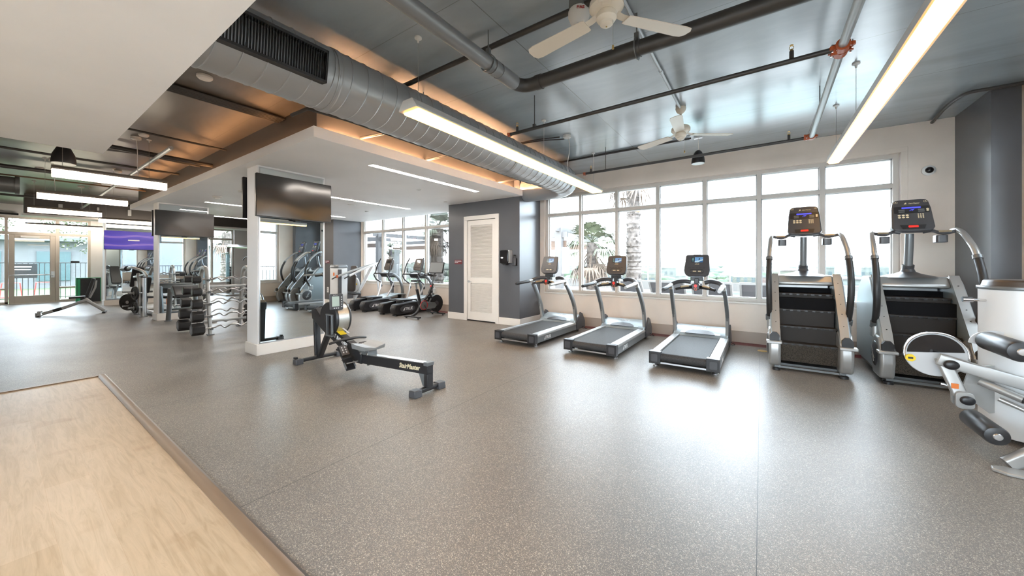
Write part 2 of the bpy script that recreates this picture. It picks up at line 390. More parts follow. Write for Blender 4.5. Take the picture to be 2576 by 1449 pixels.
# windows
def window(n, plane, edges, z0, ztr, z1, axis='y', sgn=1, fw=.062, dep=.12, m='frame', sill='trim', pane='glass', off=.05):
    """edges: mullion centres along the wall; sgn: outward direction of the wall"""
    def bx(b, a0, a1, p0, p1, u, v):
        q0, q1 = sorted((plane+sgn*p0, plane+sgn*p1))
        if axis == 'y': b.box(a0, a1, q0, q1, u, v)
        else: b.box(q0, q1, a0, a1, u, v)
    b = new(m); L, R = edges[0], edges[-1]
    for e in edges: bx(b, e-fw/2, e+fw/2, off, off+dep, z0, z1)
    for z in [z0+fw/2, z1-fw/2]+([ztr] if ztr else []):
        bx(b, L, R, off+.001, off+dep-.001, z-fw/2, z+fw/2)
    # inner glazing beads
    zs = [z0+fw, ztr-fw/2, ztr+fw/2, z1-fw] if ztr else [z0+fw, z1-fw]
    b.use('white_metal')
    for i in range(len(edges)-1):
        a, c = edges[i]+fw/2, edges[i+1]-fw/2
        for k in range(0, len(zs), 2):
            u, v = zs[k], zs[k+1]; q = .018
            bx(b, a, a+q, off+.05, off+.11, u, v); bx(b, c-q, c, off+.05, off+.11, u, v); bx(b, a, c, off+.05, off+.11, u, u+q); bx(b, a, c, off+.05, off+.11, v-q, v)
    o = tag(b.build('window_%d' % n, bevel=.003, seg=1), kind='structure')
    g = new(); bx(g, L, R, off+.074, off+.080, z0+.01, z1-.01); g.build('pane', pane, o)
    s_ = new(); bx(s_, L-.05, R+.05, -.025, off, z0-.03, z0); s_.build('window_sill', sill, o, bevel=.004)
    return o
ex = [-4.25]+[-3.40+.842*i for i in range(6)]+[1.64]
window(1, YF, ex, .72, 2.56, 3.03)
window(2, YF, [-11.84,-10.73,-9.65,-8.55,-7.46], .72, 2.52, 3.03)
window(3, XR, [1.44,2.62,3.80,4.97,6.12], .72, 2.56, 3.03, axis='x', sgn=1)
window(6, YB, [-3.48,-1.68,.08,1.86], .72, None, 2.45, sgn=-1)  # unseen window added behind the camera for cool fill light
window(7, XR, [-2.41,-.92,.56], .72, None, 2.45, axis='x', sgn=1)  # unseen extra glazing added to bring in more daylight
window(4, XL, [4.33,5.10,5.80,6.60], .45, 2.56, 3.03, axis='x', sgn=-1)
struct('trim_3', new().box(-4.36,1.75,YF-.008,YF,3.03,3.10).box(1.68,1.75,YF-.008,YF,.69,3.03), 'beige', bevel=.002)
# storefront on the left with glazed door
fr = new('frame')
for (y0, y1) in ((-1.25,-1.15),(-.02,.09),(.20,.27),(1.27,1.36),(2.03,2.10)): fr.box(XL-.12, XL-.02, y0, y1, .02, 3.03)
for y0, y1 in ((-1.25,.27),(1.36,2.10)): fr.box(XL-.12, XL-.02, y0, y1, .02, .09); fr.box(XL-.115, XL-.025, y0, y1, .50, .56)
fr.box(XL-.118, XL-.022, -1.25, 2.10, 2.95, 3.03); fr.box(XL-.118, XL-.022, -1.25, 2.10, 2.40, 2.50)
wn = tag(fr.build('window_5', bevel=.004), kind='structure')
new().box(XL-.075,XL-.07,-1.2,.25,.05,3.0).box(XL-.075,XL-.07,1.3,2.08,.05,3.0).box(XL-.075,XL-.07,.25,1.3,2.45,3.0).build('pane','glass',wn)
b = new(); b.box(XL-.09,XL-.04,.28,.40,.02,2.40); b.box(XL-.09,XL-.04,1.15,1.27,.02,2.40); b.box(XL-.09,XL-.04,.40,1.15,2.28,2.40); b.box(XL-.09,XL-.04,.40,1.15,.02,.28)
dr = tag(b.build('door_2','frame',bevel=.004), kind='structure')
new().box(XL-.07,XL-.064,.40,1.15,.28,2.28).build('pane','glass',dr)
new('alu').tube([(XL+.0,.30,1.0),(XL+.06,.33,1.0),(XL+.06,1.20,1.0),(XL+.0,1.24,1.0)],.016).box(XL-.04,XL+.05,1.17,1.25,.90,1.12).build('push_bar',None,dr)
new().box(XL-.04,XL+.03,.52,.92,2.30,2.36).build('door_closer','alu',dr)
for y in (-.58, .66, 1.70): pass
# ---- dropped white soffit over the mirror columns
b = new(); b.box(-14.4,-4.34,2.15,cy,2.9,3.03); b.box(-14.4,cx0,cy,YF,2.9,3.03)
struct('ceiling', b, 'white', smooth=False)
struct('ceiling', new().box(-14.3,-4.57,2.30,cy,3.03,ZC).box(-14.3,cx0,cy,YF,3.03,ZC), 'darkbrown', smooth=False)
struct('ceiling', new().box(-5.93,XR,YB,.68,2.6,ZC), 'white', smooth=False)     # low soffit over the wood floor
# far bulkhead at the left end
b = new('darkbrown'); b.box(-18.1,-17.5,.50,YF,2.86,ZC); b.use('white'); b.box(-18.15,-17.45,.45,YF,2.80,2.86)
struct('ceiling', b, smooth=False)
struct('trim_4', new().box(XL,XL+.10,YB,.48,3.06,3.12), 'black')
# amber cove strip on the soffit edge
t = tag(new('led').box(-4.56,-4.53,2.4,6.6,3.032,3.045).build('cove_light'), 'amber light strip hidden above the white soffit edge', 'light strip')
t = tag(new('led2').box(-14.0,-4.7,2.24,2.27,3.032,3.045).build('cove_light'), 'amber light strip above the front edge of the white soffit', 'light strip')
# ---- mirror columns
def column(n, x0, x1, y0, y1, both=True):
    b = new('white'); b.box(x0, x1, y0, y1, .165, 2.9)
    o = tag(b.build('wall_column', bevel=.004), kind='structure')
    new().box(x0-.02, x1+.02, y0-.02, y1+.02, 0, .17).build('baseboard', 'trim', o, bevel=.005)
    for s_, xp in ((1, x1), (-1, x0)):
        fx = (lambda a, c: (xp+s_*a, xp+s_*c) if s_ > 0 else (xp+s_*c, xp+s_*a))
        q = fx(.0, .006); m_ = tag(new().box(q[0], q[1], y0+.03, y1-.03, .19, 2.86).build('wall_mirror', 'mirror'), kind='structure')
        q = fx(.0, .008); b = new(); b.box(q[0],q[1],y0+.018,y0+.032,.175,2.875); b.box(q[0],q[1],y1-.032,y1-.018,.175,2.875); b.box(q[0],q[1],y0+.03,y1-.03,.175,.191); b.box(q[0],q[1],y0+.03,y1-.03,2.859,2.875)
        b.build('mirror_frame', 'alu', m_)
column(1, -6.68, -6.28, 2.28, 3.30); column(2, -12.52, -12.12, 2.28, 3.27); column(3, -18.36, -17.96, 2.10, 3.42)
# ---- wall televisions
def tv(x, s_, yc, zc, label, w_=1.14, h=.65, screen='tvscreen', group=None):
    t = thing('wall_television', label, 'television', (x, yc, zc), 0, group)
    new().prism(rrect(w_, h, .012, 3), 'x', s_*.045, s_*.085).build('casing', 'black', t)
    new().prism(rrect(w_-.016, h-.022, .006, 2, 0, .004), 'x', s_*.084, s_*.088).build('screen', screen, t)
    new().box(min(0,s_*.05), max(0,s_*.05), -.2, .2, -.12, .12).build('wall_bracket', 'mgrey', t)
    new().box(min(s_*.06,s_*.08), max(s_*.06,s_*.08), -.05, .05, -h/2-.012, -h/2+.002).build('sensor_bump', 'black_gloss', t)
    return t
tv(-6.272, 1, 2.795, 2.435, 'black wall television on the near mirror column, nearest the rower')
tv(-6.688, -1, 2.81, 2.45, 'television on the far side of the near column, seen as a dark strip')
tv(-12.112, 1, 2.785, 2.40, 'black wall television on the middle mirror column behind the barbell rack', h=.62)
tv(-12.528, -1, 2.83, 2.42, 'television on the far side of the middle column, edge only')
m = M['purple'] = mat('purple_tv_picture', (.05,.04,.2), .15)
n_, l_, b_ = nodes(m); wv = n_.new('ShaderNodeTexWave'); wv.wave_type='BANDS'; wv.bands_direction='Z'; wv.inputs['Scale'].default_value=1.1; wv.inputs['Distortion'].default_value=2.4; wv.inputs['Detail'].default_value=1
l_.new(coord(m), wv.inputs['Vector'])
oc = ramp(m, wv.outputs[1], [(.0,(.045,.03,.26)),(.90,(.07,.05,.36)),(.97,(.45,.25,.45)),(1,(.07,.05,.36))]); l_.new(oc, b_.inputs['Emission Color']); b_.inputs['Emission Strength'].default_value = .085
t3 = tv(-17.952, 1, 2.72, 2.19, 'lit purple television on the farthest mirror column behind the benches', 1.30, .64, 'purple')
new('whitetext').box(.089,.091,-.10,.18,-.01,.03).build('caption_bar', emit('caption_glow',(.8,.85,1),.09), t3)
# ---- pendant linear lights
def linear(name, label, x, y0, y1, z, hw=.115, lamp='lampA', group=None, style='A', cables=(), hub=None):
    t = thing(name, label, 'pendant light', (x, (y0+y1)/2, z), 0, group); L = (y1-y0)/2
    if style == 'A':
        hous = [(-hw,.0),(-hw,.012),(-.06,.085),(.06,.085),(hw,.012),(hw,.0)]
        new().prism(hous, 'y', -L, L).build('housing', 'house', t)
        new().prism([(-hw+.012,.002),(-hw+.03,-.022),(hw-.03,-.022),(hw-.012,.002)], 'y', -L+.04, L-.004).build('diffuser', lamp, t)
    else:
        new().prism([(-.03,.06),(.03,.06),(.075,.02),(.075,.0),(-.075,.0),(-.075,.02)], 'y', -L, L).build('housing', 'house2', t)
        new().prism(rrect(.14,.11,.03,4,0,-.05), 'y', -L+.006, L-.006).build('diffuser', lamp, t)
    zt = ZC-z
    for (y, kind) in cables:
        yy = y-(y0+y1)/2
        new().cyl((0,yy,.05),(0,yy,zt),.0022,6).build('cable', 'steel', t)
        new().lathe([(.032,0),(.032,-.012),(.012,-.018),(.007,-.05),(0,-.05)], (0,yy,zt), 'z', 16).build('cable_anchor', 'white_plastic', t)
    if hub is not None:
        yy = hub-(y0+y1)/2
        new().tube(catmull([(.03,yy,zt-.03),(.035,yy+.01,zt-.25),(.0,yy+.015,.35*zt),(.02,yy+.02,.07)],5),.005,6).build('power_cord', 'white_plastic', t)
        new().lathe([(.062,0),(.062,-.035),(.05,-.042),(0,-.042)], (0,yy,zt), 'z', 20).build('canopy', 'white_plastic', t)
    return t
linear('linear_pendant', 'long warm linear pendant light running alongside the spiral duct', -2.53, 2.05, 6.45, 2.745, cables=((2.17,0),(4.44,0),(6.27,0)), hub=5.18)
linear('linear_pendant', 'long warm linear pendant light above the stair climbers at the right', .79, 1.3, 6.34, 2.745, .075, cables=((1.7,0),(4.98,0),(6.16,0)))
for x, z, lb, k in ((-8.25,2.74,'nearest',0),(-11.35,2.75,'second',1),(-14.65,2.76,'third',2)):
    linear('linear_pendant', ('short bright tube pendant over the open floor, %s of the three in line' % {'nearest':'the nearest','second':'the middle one','third':'the farthest'}[lb]), x, .46, 1.66, z, lamp='lampL', style='L', cables=((.56,0),(1.45,0)), hub=1.30 if k != 1 else .66)
linear('linear_pendant', 'long bright tube pendant hanging before the glazed door wall', -20.4, .60, 4.3, 2.74, lamp='lampL', style='L', cables=((.7,0),(2.2,0),(3.9,0)))
linear('linear_pendant', 'bright tube pendant beside the purple television, half behind the bulkhead', -16.9, 1.85, 4.1, 2.79, lamp='lampL', style='L', cables=((2.0,0),(3.8,0)))
# ---- recessed lights in the soffit
for x, y0, y1, lb in ((-4.86,3.25,5.73,'recessed strip light nearest the spiral duct in the white soffit'),(-7.93,3.55,6.49,'recessed strip light in the soffit above the rower and elliptical trainers'),(-11.08,2.92,6.47,'recessed strip light in the soffit behind the middle column'),(-14.15,3.3,6.2,'recessed strip light at the far end of the white soffit')):
    t = thing('recessed_light', lb, 'ceiling light', (x,(y0+y1)/2,2.9)); L = (y1-y0)/2
    new().box(-.055,.055,-L,L,-.006,.0).build('diffuser', 'lampR', t)
    b = new(); b.box(-.065,-.055,-L-.01,L+.01,-.008,0); b.box(.055,.065,-L-.01,L+.01,-.008,0); b.box(-.065,.065,-L-.01,-L,-.008,0); b.box(-.065,.065,L,L+.01,-.008,0); b.build('trim_frame', 'white', t)
# small discs on the soffit
for i, (x, y, r, lb) in enumerate(((-5.7,4.9,.045,'small white sprinkler cover in the soffit near the rower'),(-6.3,6.25,.045,'small white sprinkler cover above the closet end of the soffit'),(-8.6,5.2,.09,'round white ceiling speaker in the soffit behind the television'),(-9.3,6.1,.045,'small sprinkler cover over the elliptical trainers'))):
    tag(new().lathe([(r,0),(r,-.008),(r*.8,-.014),(0,-.014)], (x,y,2.9), 'z', 20).build('ceiling_cover', 'white_plastic'), lb, 'ceiling cover')
t = thing('smoke_detector', 'round white smoke detector on the soffit left of the near column', 'smoke detector', (-10.0,2.85,2.9))
new().lathe([(.09,0),(.09,-.015),(.07,-.03),(.045,-.035),(.04,-.06),(0,-.062)], n=20).build('housing', 'white_plastic', t)
t = thing('exit_light', 'white emergency light with two heads on the soffit', 'emergency light', (-8.75,2.95,2.9))
new().box(-.10,.10,-.09,.09,-.03,0).build('plate', 'white_plastic', t, bevel=.006); new().cbox((0,0,-.05),(.05,.05,.04)).build('head','mgrey',t)
# ================================================================ CEILING THINGS
for x in (-4.6,-1.6,.9):  # unseen panels added as warm fill from behind the camera
    t = thing('recessed_light', 'added square fill panel in the low soffit above the wood floor %s' % {-4.6:'at its left part',-1.6:'behind the camera',.9:'at its right part'}[x], 'ceiling light', (x,-1.3,2.6))
    new().box(-.28,.28,-.28,.28,-.006,0).build('diffuser','lampFill',t); b=new(); b.box(-.31,-.28,-.31,.31,-.008,0).box(.28,.31,-.31,.31,-.008,0).box(-.28,.28,-.31,-.28,-.008,0).box(-.28,.28,.28,.31,-.008,0); b.build('trim_frame','white',t)
# ---- spiral duct with an elbow into the closet wall
DX, DZ, DR = -3.29, 3.085, .275
t = thing('spiral_duct', 'big grey spiral air duct running along the soffit and turning into the closet wall', 'air duct', (DX,0,DZ))
path = [(0,.70,0),(0,3,0),(0,6.45,0)]; cen = (-.62,6.45)
path += [(-.42+.42*math.cos(a), 6.45+.50*math.sin(a), 0) for a in [math.radians(x) for x in (15,30,45,60,75,90)]]
path += [(-1.13,6.95,-.0)]
b = new('duct'); b.tube(path, DR, 40)
b.build('duct_shell', None, t)
b = new('duct'); 
y = .72
while y < 6.45:
    pts = []
    for k in range(40):
        a = 2*PI*k/40; pts.append((math.cos(a)*(DR+.001), y+.16*k/40, math.sin(a)*(DR+.001)))
    b.tube(pts+[(pts[0][0],y+.16,pts[0][2])], .0058, 5)
    y += .16
b.build('seam_ribs', 'rubberb', t)
for yy in (1.72,4.52,6.45):
    new().lathe([(DR,-.010),(DR+.008,-.010),(DR+.009,0),(DR+.004,.006),(DR+.004,.024),(DR+.009,.030),(DR+.008,.040),(DR,.040)], (0,yy,0), 'y', 40).build('joint_band', 'duct', t)
for yy in (2.9,5.6):
    b = new(); b.cyl((0,yy,DR),(0,yy,ZC-DZ),.006,8); b.box(-.03,.03,yy-.015,yy+.015,DR-.005,DR+.03); b.build('hanger', 'mgrey', t)
# grille on the duct's side
R_ = Matrix.Rotation(math.radians(8), 4, 'Y')
b = new('black'); g = Matrix.Translation((DR+.0,1.15,-.04)) @ R_
def gb(x0,x1,y0,y1,z0,z1): b.box(x0,x1,y0,y1,z0,z1,g)
gb(-.09,.045,-.44,.44,-.13,-.11); gb(-.09,.045,-.44,.44,.11,.13); gb(-.09,.045,-.44,-.425,-.13,.13); gb(-.09,.045,.425,.44,-.13,.13); gb(-.09,-.08,-.44,.44,-.13,.13)
gr_ = b.build('vent_grille', None, t)
b = new('black_gloss')
for k in range(44):
    yy = -.42+.84*k/43; b.box(.012,.036,yy-.0022,yy+.0022,-.11,.11,g)
b.build('louvre_blades', None, gr_)
# ---- big elbowed pipe
t = thing('drain_pipe', 'thick grey pipe with an elbow hanging under the dark ceiling', 'pipe', (-1.95,0,3.14))
el = [(-.0,2.86-.0,0)]+[(.12-.12*math.cos(a), 2.86+.12*math.sin(a),0) for a in [math.radians(k) for k in range(0,91,15)]]
new().tube([(0,.70,0),(0,2.86,0)], .0615, 20).build('pipe_run', 'greypipe', t)
new().tube(el[1:]+[(.16,2.98,0)], .062, 20).build('elbow', 'darkpipe', t)
new().tube([(.12,2.98,0),(2.4,2.96,0),(4.3,2.95,0)], .0615, 20).build('pipe_run', 'darkpipe', t)
for (a, c) in (((0,1.25,0),(0,1.31,0)),((0,2.50,0),(0,2.56,0)),((0,2.60,0),(0,2.84,0)),((.17,2.98,0),(.23,2.98,0)),((.95,2.97,0),(1.15,2.97,0))):
    new().cyl(a, c, .068, 20).build('coupling', 'greypipe' if a[0] == 0 else 'darkpipe', t)
for (x, y, lx) in ((0,2.45,1),(1.12,2.97,0)):
    b = new('mgrey')
    ring = [(x+(.072*math.cos(a) if lx else 0), y+(0 if lx else .072*math.cos(a)), .072*math.sin(a)) for a in [2*PI*k/20 for k in range(20)]]
    b.sweep(ring, [(-.014,-.002),(.014,-.002),(.014,.004),(-.014,.004)], closed=True)
    b.box(x-.018,x+.018,y-.014,y+.014,.07,.13); b.cyl((x,y,.12),(x,y,ZC-3.14),.006,8); b.build('hanger', None, t)
# ---- small sprinkler pipes and risers
def coupling(b, p, d, s=1.0):
    d = Vector(d).normalized(); p = Vector(p)
    b.use('orange'); b.cyl(p-d*.028*s, p+d*.028*s, .036*s, 14)
    side = d.cross(Vector((0,0,1))); side = side.normalized() if side.length > .1 else Vector((1,0,0))
    for q in (-1, 1):
        c = p+side*q*.045*s; b.use('orange'); b.cyl(c-Vector((0,0,.012)), c+Vector((0,0,.012)), .014*s, 8)
        b.use('chrome'); b.cyl(c-Vector((0,0,.03)), c+Vector((0,0,.03)), .005*s, 6)
def head(b, p):
    x, y, z = p; b.use('darkpipe'); b.cyl((x,y,z),(x,y,z+.06),.016,10); b.use('brass'); b.cyl((x,y,z+.06),(x,y,z+.075),.011,8)
    b.tube([(x-.012,y,z+.075),(x-.014,y,z+.095),(x,y,z+.105),(x+.014,y,z+.095),(x+.012,y,z+.075)],.0025,5); b.cyl((x,y,z+.105),(x,y,z+.109),.013,10)
def part_c(t, *a):
    b = new(); coupling(b, *a); b.build('red_coupling', None, t)
def part_h(t, p):
    b = new(); head(b, p); b.build('sprinkler_head', None, t)
t = thing('sprinkler_pipe', 'dark sprinkler pipe crossing the ceiling in front of the second fan', 'pipe', (0,3.72,3.03))
new().cyl((-2.62,0,0),(.45,-.07,0),.0205,14).build('pipe_run','darkpipe',t)
part_c(t,(-2.62,0,0),(1,0,0),.7); part_h(t,(-2.5,0,.015)); part_h(t,(.20,-.07,.015))
for x in (-2.25,): new('darkpipe').cyl((x,0,0),(x,0,ZC-3.03),.005,8).box(x-.015,x+.015,-.02,.02,.015,.05).build('hanger',None,t)
t = thing('sprinkler_pipe', 'dark sprinkler pipe close to the top of the big window wall', 'pipe', (0,6.08,3.02))
new().cyl((-2.62,0,0),(.52,-.10,0),.0205,14).build('pipe_run','darkpipe',t)
part_c(t,(-2.62,0,0),(1,0,0),.8); part_h(t,(-2.5,0,.015)); part_h(t,(.30,-.1,.015))
new().cyl((-2.23,0,0),(-2.23,0,ZC-3.02),.005,8).build('hanger','darkpipe',t)
t = thing('sprinkler_main', 'pale grey sprinkler main with red couplings running towards the window', 'pipe', (.50,0,3.03))
new().tube([(0,.7,0),(0,3.6,0),(.03,6.0,0)],.029,16).build('pipe_run','lightpipe',t)
for cp in (((0,3.62,0),(0,1,0),1.25),((0,3.70,0),(0,1,0),1.25),((-.03,3.66,0),(1,0,0),1.1),((.03,5.98,0),(0,1,0),1.1),((-.02,5.98,0),(1,0,0),1.0)): part_c(t,*cp)
new('darkpipe').cyl((.05,5.38,0),(.05,5.38,ZC-3.03),.005,8).build('hanger',None,t)
tag(new().cyl((-4.56,2.58,3.35),(2.2,2.50,3.35),.024,12).build('ceiling_conduit','darkpipe'), 'dark pipe fixed tight under the ceiling behind the elbowed pipe', 'pipe')
tag(new().tube([(-.86,.70,3.405),(-.86,3.9,3.405),(-.86,5.02,3.405)],.0135,10).cyl((-.86,3.95,3.405),(-.86,4.01,3.405),.019,10).build('fan_conduit','lightpipe'), 'pale conduit along the ceiling feeding the second ceiling fan', 'pipe')
tag(new().tube(catmull([(-4.56,4.99,3.40),(-3.2,5.0,3.41),(-2.62,5.10,3.40)],5),.010,8).tube(catmull([(-4.56,5.05,3.40),(-3.2,5.03,3.40),(-2.60,5.22,3.40)],5),.010,8).build('cable_run','black'), 'pair of black cables under the ceiling to the pendant canopy', 'cable')
tag(new().tube([(-4.40,6.40,3.40),(-2.2,6.37,3.41),(-.92,6.34,3.40)],.013,8).tube([(-4.40,6.43,3.41),(-2.2,6.42,3.41),(-.95,6.40,3.41)],.010,8).build('cable_run','black'), 'dark cables along the ceiling to the cone lamp', 'cable')
tag(new().tube([(-4.56,2.9,3.14),(-3.9,2.9,3.09)],.02,10).build('pipe_stub','darkpipe'), 'short dark pipe stub coming out of the soffit recess', 'pipe')
tag(new().tube([(-3.98,1.75,2.93),(-3.75,1.80,2.96),(-3.72,2.2,2.97),(-3.72,6.0,2.97)],.018,10).build('condensate_pipe','darkpipe'), 'thin dark pipe following the lower side of the spiral duct', 'pipe')
for y in (4.05,6.0):
    tag(new('darkpipe').cyl((-4.56,y,3.10),(-3.70,y,3.10),.019,10).box(-4.57,-4.55,y-.03,y+.03,3.07,3.13).build('pipe_branch'), 'dark branch pipe between amber recess and duct, %s of the two' % ('near' if y < 5 else 'far'), 'pipe')
tag(new().tube(catmull([(1.98,7.54,3.39),(1.93,6.9,3.39),(1.97,6.5,3.39),(2.15,6.46,3.39),(2.41,6.46,3.39)],6),.020,10).build('bent_conduit','darkpipe'), 'bent dark conduit around the grey pillar at the ceiling', 'pipe')
# ---- ceiling fans
def fan(y, label, blades, zt=ZC, droop=0):
    t = thing('ceiling_fan', label, 'ceiling fan', (-.86,y,zt))
    new('cream').lathe([(.060,0),(.064,-.02),(.055,-.05),(.035,-.075),(.02,-.085),(0,-.085)], n=24).build('canopy', None, t)
    new().cyl((0,0,-.06),(0,0,-.24),.013,12).build('downrod','cream',t)
    new('cream').lathe([(.014,-.20),(.03,-.22),(.06,-.245),(.10,-.255),(.112,-.27),(.114,-.305),(.10,-.32),(.075,-.33),(0,-.335)], n=32).build('motor_housing', None, t)
    b = new('cream'); b.lathe([(.055,-.33),(.066,-.345),(.068,-.375),(.055,-.395),(.045,-.40),(.042,-.415),(.028,-.425),(0,-.427)], n=28); b.use('brass'); b.cyl((0,0,-.427),(0,0,-.432),.005,8); b.build('switch_housing', None, t)
    for a in blades:
        rm = Matrix.Rotation(math.radians(a), 4, 'Z')
        b = new('cream'); b.sweep([(.07,0,-.325),(.12,0,-.340),(.20,0,-.345)], [(-.03,-.003),(-.012,.003),(.012,.003),(.03,-.003)], up=(0,0,1), mtx=rm)
        ir = b.build('blade_iron', None, t)
        tilt = rm @ Matrix.Translation((0,0,-.352)) @ Matrix.Rotation(math.radians(9), 4, 'X')
        pl = [(.15,-.050),(.17,-.056),(.60,-.070),(.645,-.062),(.665,-.03),(.665,.03),(.645,.062),(.60,.070),(.17,.056),(.15,.050)]
        new().prism(pl, 'z', -.003, .003, mtx=tilt).build('fan_blade', 'cream', t)
    b = new('steel'); b.cyl((.045,0,-.39),(.045,0,-.56),.0012,5); b.use('brass'); b.lathe([(0,0),(.008,.006),(.006,.03),(0,.035)], (.045,0,-.60), 'z', 8); b.build('pull_chain', None, t)
    return t
fan(2.36, 'white three-blade ceiling fan nearest the camera, below the fire alarm', (171,51,291))
fan(5.09, 'smaller looking white ceiling fan farther away near the cone lamp', (35,155,275))
# ---- fire alarm
t = thing('fire_alarm', 'white ceiling fire alarm lettered FIRE beside the near fan', 'fire alarm', (-1.15,2.56,ZC))
new('mgrey').box(-.06,.06,-.06,.06,-.09,0).build('back_box', None, t, bevel=.008)
new('white_plastic').lathe([(.075,-.085),(.082,-.10),(.082,-.135),(.066,-.175),(.045,-.19),(0,-.192)], n=28).build('housing', None, t)
new('lightgrey').lathe([(.024,-.19),(.03,-.20),(.022,-.22),(0,-.225)], n=18).build('strobe_lens', None, t)
text('lettering', 'FIRE', .032, 'redpaint', t, axes_matrix((.044,-.070,-.118),(.85,.53,0),(-.10,.15,.98)), bold=.0008)
# ---- cone pendants
def cone(x, y, zb, label, k=1.0):
    t = thing('cone_pendant', label, 'pendant light', (x,y,zb)); hz = ZC-zb
    b = new('black'); b.lathe([(.095*k,0),(.098*k,.02),(.088*k,.10*k),(.055*k,.18*k),(.03*k,.205*k),(0,.21*k)], n=24); b.build('lamp_shade', None, t)
    new().lathe([(0,.004),(.088*k,.004),(.092*k,.0),(.094*k,-.003)], n=24).build('lamp_lens','white_plastic',t)
    new().tube([(0,0,.2*k),(.006,0,hz*.6),(0,0,hz)],.004,6).build('cord','white_plastic',t)
    new().box(-.06,.06,-.03,.03,hz-.03,hz).build('junction_box','alu',t,bevel=.004)
    return t
cone(-.83, 6.42, 3.0, 'small black cone lamp hanging in front of the big window wall')
cone(-8.95, .62, 2.96, 'dark cone lamp beside the nearest short tube pendant', 1.35)
# ---- wall camera
t = thing('security_camera', 'white and black dome camera on the beige wall right of the windows', 'camera', (1.95,YF,2.72))
new().lathe([(0,0),(.07,0),(.07,-.03),(.055,-.045),(.045,-.05)][::-1], axis='y', n=24).build('base','white_plastic',t)
new().ball((0,-.042,0),(.045,.04,.045),16,10).build('dome','black_gloss',t)
# ---- left ceiling: conduits, detectors, ducts
def pipe(name, pts, r, m, label, cat='pipe'): return tag(new().tube(pts, r, 10).build(name, m), label, cat)
for i, dx in enumerate((0,.045,.09,.135,.18)):
    t_ = tag(new().cyl((-5.60+dx,.69,3.40),(-5.60+dx,2.29,3.40),.018,8).build('ceiling_conduit','darkpipe'), 'dark conduits side by side under the ceiling above the soffit corner', 'pipe', 'bundle of five dark conduits')
pipe('ceiling_pipe', [(-7.55,.69,3.36),(-7.6,2.29,3.36)], .016, 'darkpipe', 'thin dark pipe under the ceiling between soffit and cable canopy')
pipe('ceiling_pipe', [(-8.3,.69,3.22),(-8.3,2.29,3.20)], .035, 'darkpipe', 'thick dark pipe just above the nearest short pendant')
pipe('ceiling_pipe', [(-9.0,.9,3.30),(-9.0,1.4,3.34),(-9.0,2.29,3.30)], .025, 'darkpipe', 'dark sagging pipe beyond the nearest short pendant')
pipe('ceiling_pipe', [(-10.4,-3.4,3.34),(-10.4,2.29,3.34)], .022, 'darkpipe', 'dark pipe across the ceiling before the middle short pendant')
pipe('ceiling_pipe', [(-12.1,-3.4,3.30),(-12.1,2.29,3.30)], .040, 'darkpipe', 'thick dark pipe across the ceiling behind the middle short pendant')
pipe('ceiling_pipe', [(-13.4,-3.4,3.32),(-13.4,2.29,3.32)], .018, 'tan', 'thin brown pipe across the ceiling over the farthest short pendant')
pipe('ceiling_pipe', [(-16.2,-3.4,3.2),(-16.2,7.4,3.2)], .03, 'darkpipe', 'dark pipe across the ceiling in front of the bulkhead')
pipe('sprinkler_main', [(-7.2,1.5,3.12),(-17.4,1.55,3.12)], .028, 'lightpipe', 'pale sprinkler main running away over the short pendants')
for (x,y,r,lb) in ((-4.95,1.30,.07,'round white smoke detector beside the duct'),(-7.97,1.34,.062,'round white cable canopy on the left ceiling'),(-9.3,1.75,.05,'small white disc on the ceiling by the soffit'),(-11.6,1.55,.06,'white disc near the middle short pendant'),(-12.6,.55,.06,'white disc on the far left ceiling'),(-13.9,1.5,.07,'white smoke detector near the farthest short pendant')):
    tag(new('white_plastic').lathe([(r,0),(r,-.02),(r*.8,-.035),(0,-.038)], (x,y,ZC), 'z', 20).build('ceiling_disc'), lb, 'ceiling disc')
t = thing('round_duct', 'dark round duct end hanging at the far left ceiling', 'air duct', (-13.0,.25,3.06))
b = new('mgrey'); b.cyl((0,-3.6,0),(0,0,0),.17,24); b.build('duct_shell',None,t); new('mgrey').lathe([(.17,0),(.19,0),(.19,.06),(0,.06)], (0,0,0),'y',24).build('end_cap',None,t); new().cyl((0,-.2,.17),(0,-.2,.37),.008,6).build('hanger','black',t)
# exit sign
t = thing('exit_sign', 'red lettered restroom sign on the far bulkhead', 'sign', (-17.50,.70,2.945))
new().box(0,.03,-.13,.13,-.035,.035).build('plate','black',t,bevel=.004)
text('lettering','RESTROOMS',.042,'redpaint',t,axes_matrix((.034,0,0),(0,1,0),(0,0,1)),bold=.001)
t.children[-1].data.materials[0] = emit('red_letter_glow',(1,.08,.03),.07)
for y, k in ((1.15,.16),(1.9,.10),(2.6,.16)):
    t = thing('duct_hanger_bracket', 'pale bracket on the dark bulkhead wall, %s from the door side' % {1.15:'first',1.9:'second',2.6:'third'}[y], 'bracket', (-17.5,y,3.1))
    new().box(0,.05,-k/4,k/4,-.1,.1).build('plate','lightgrey',t,bevel=.004)
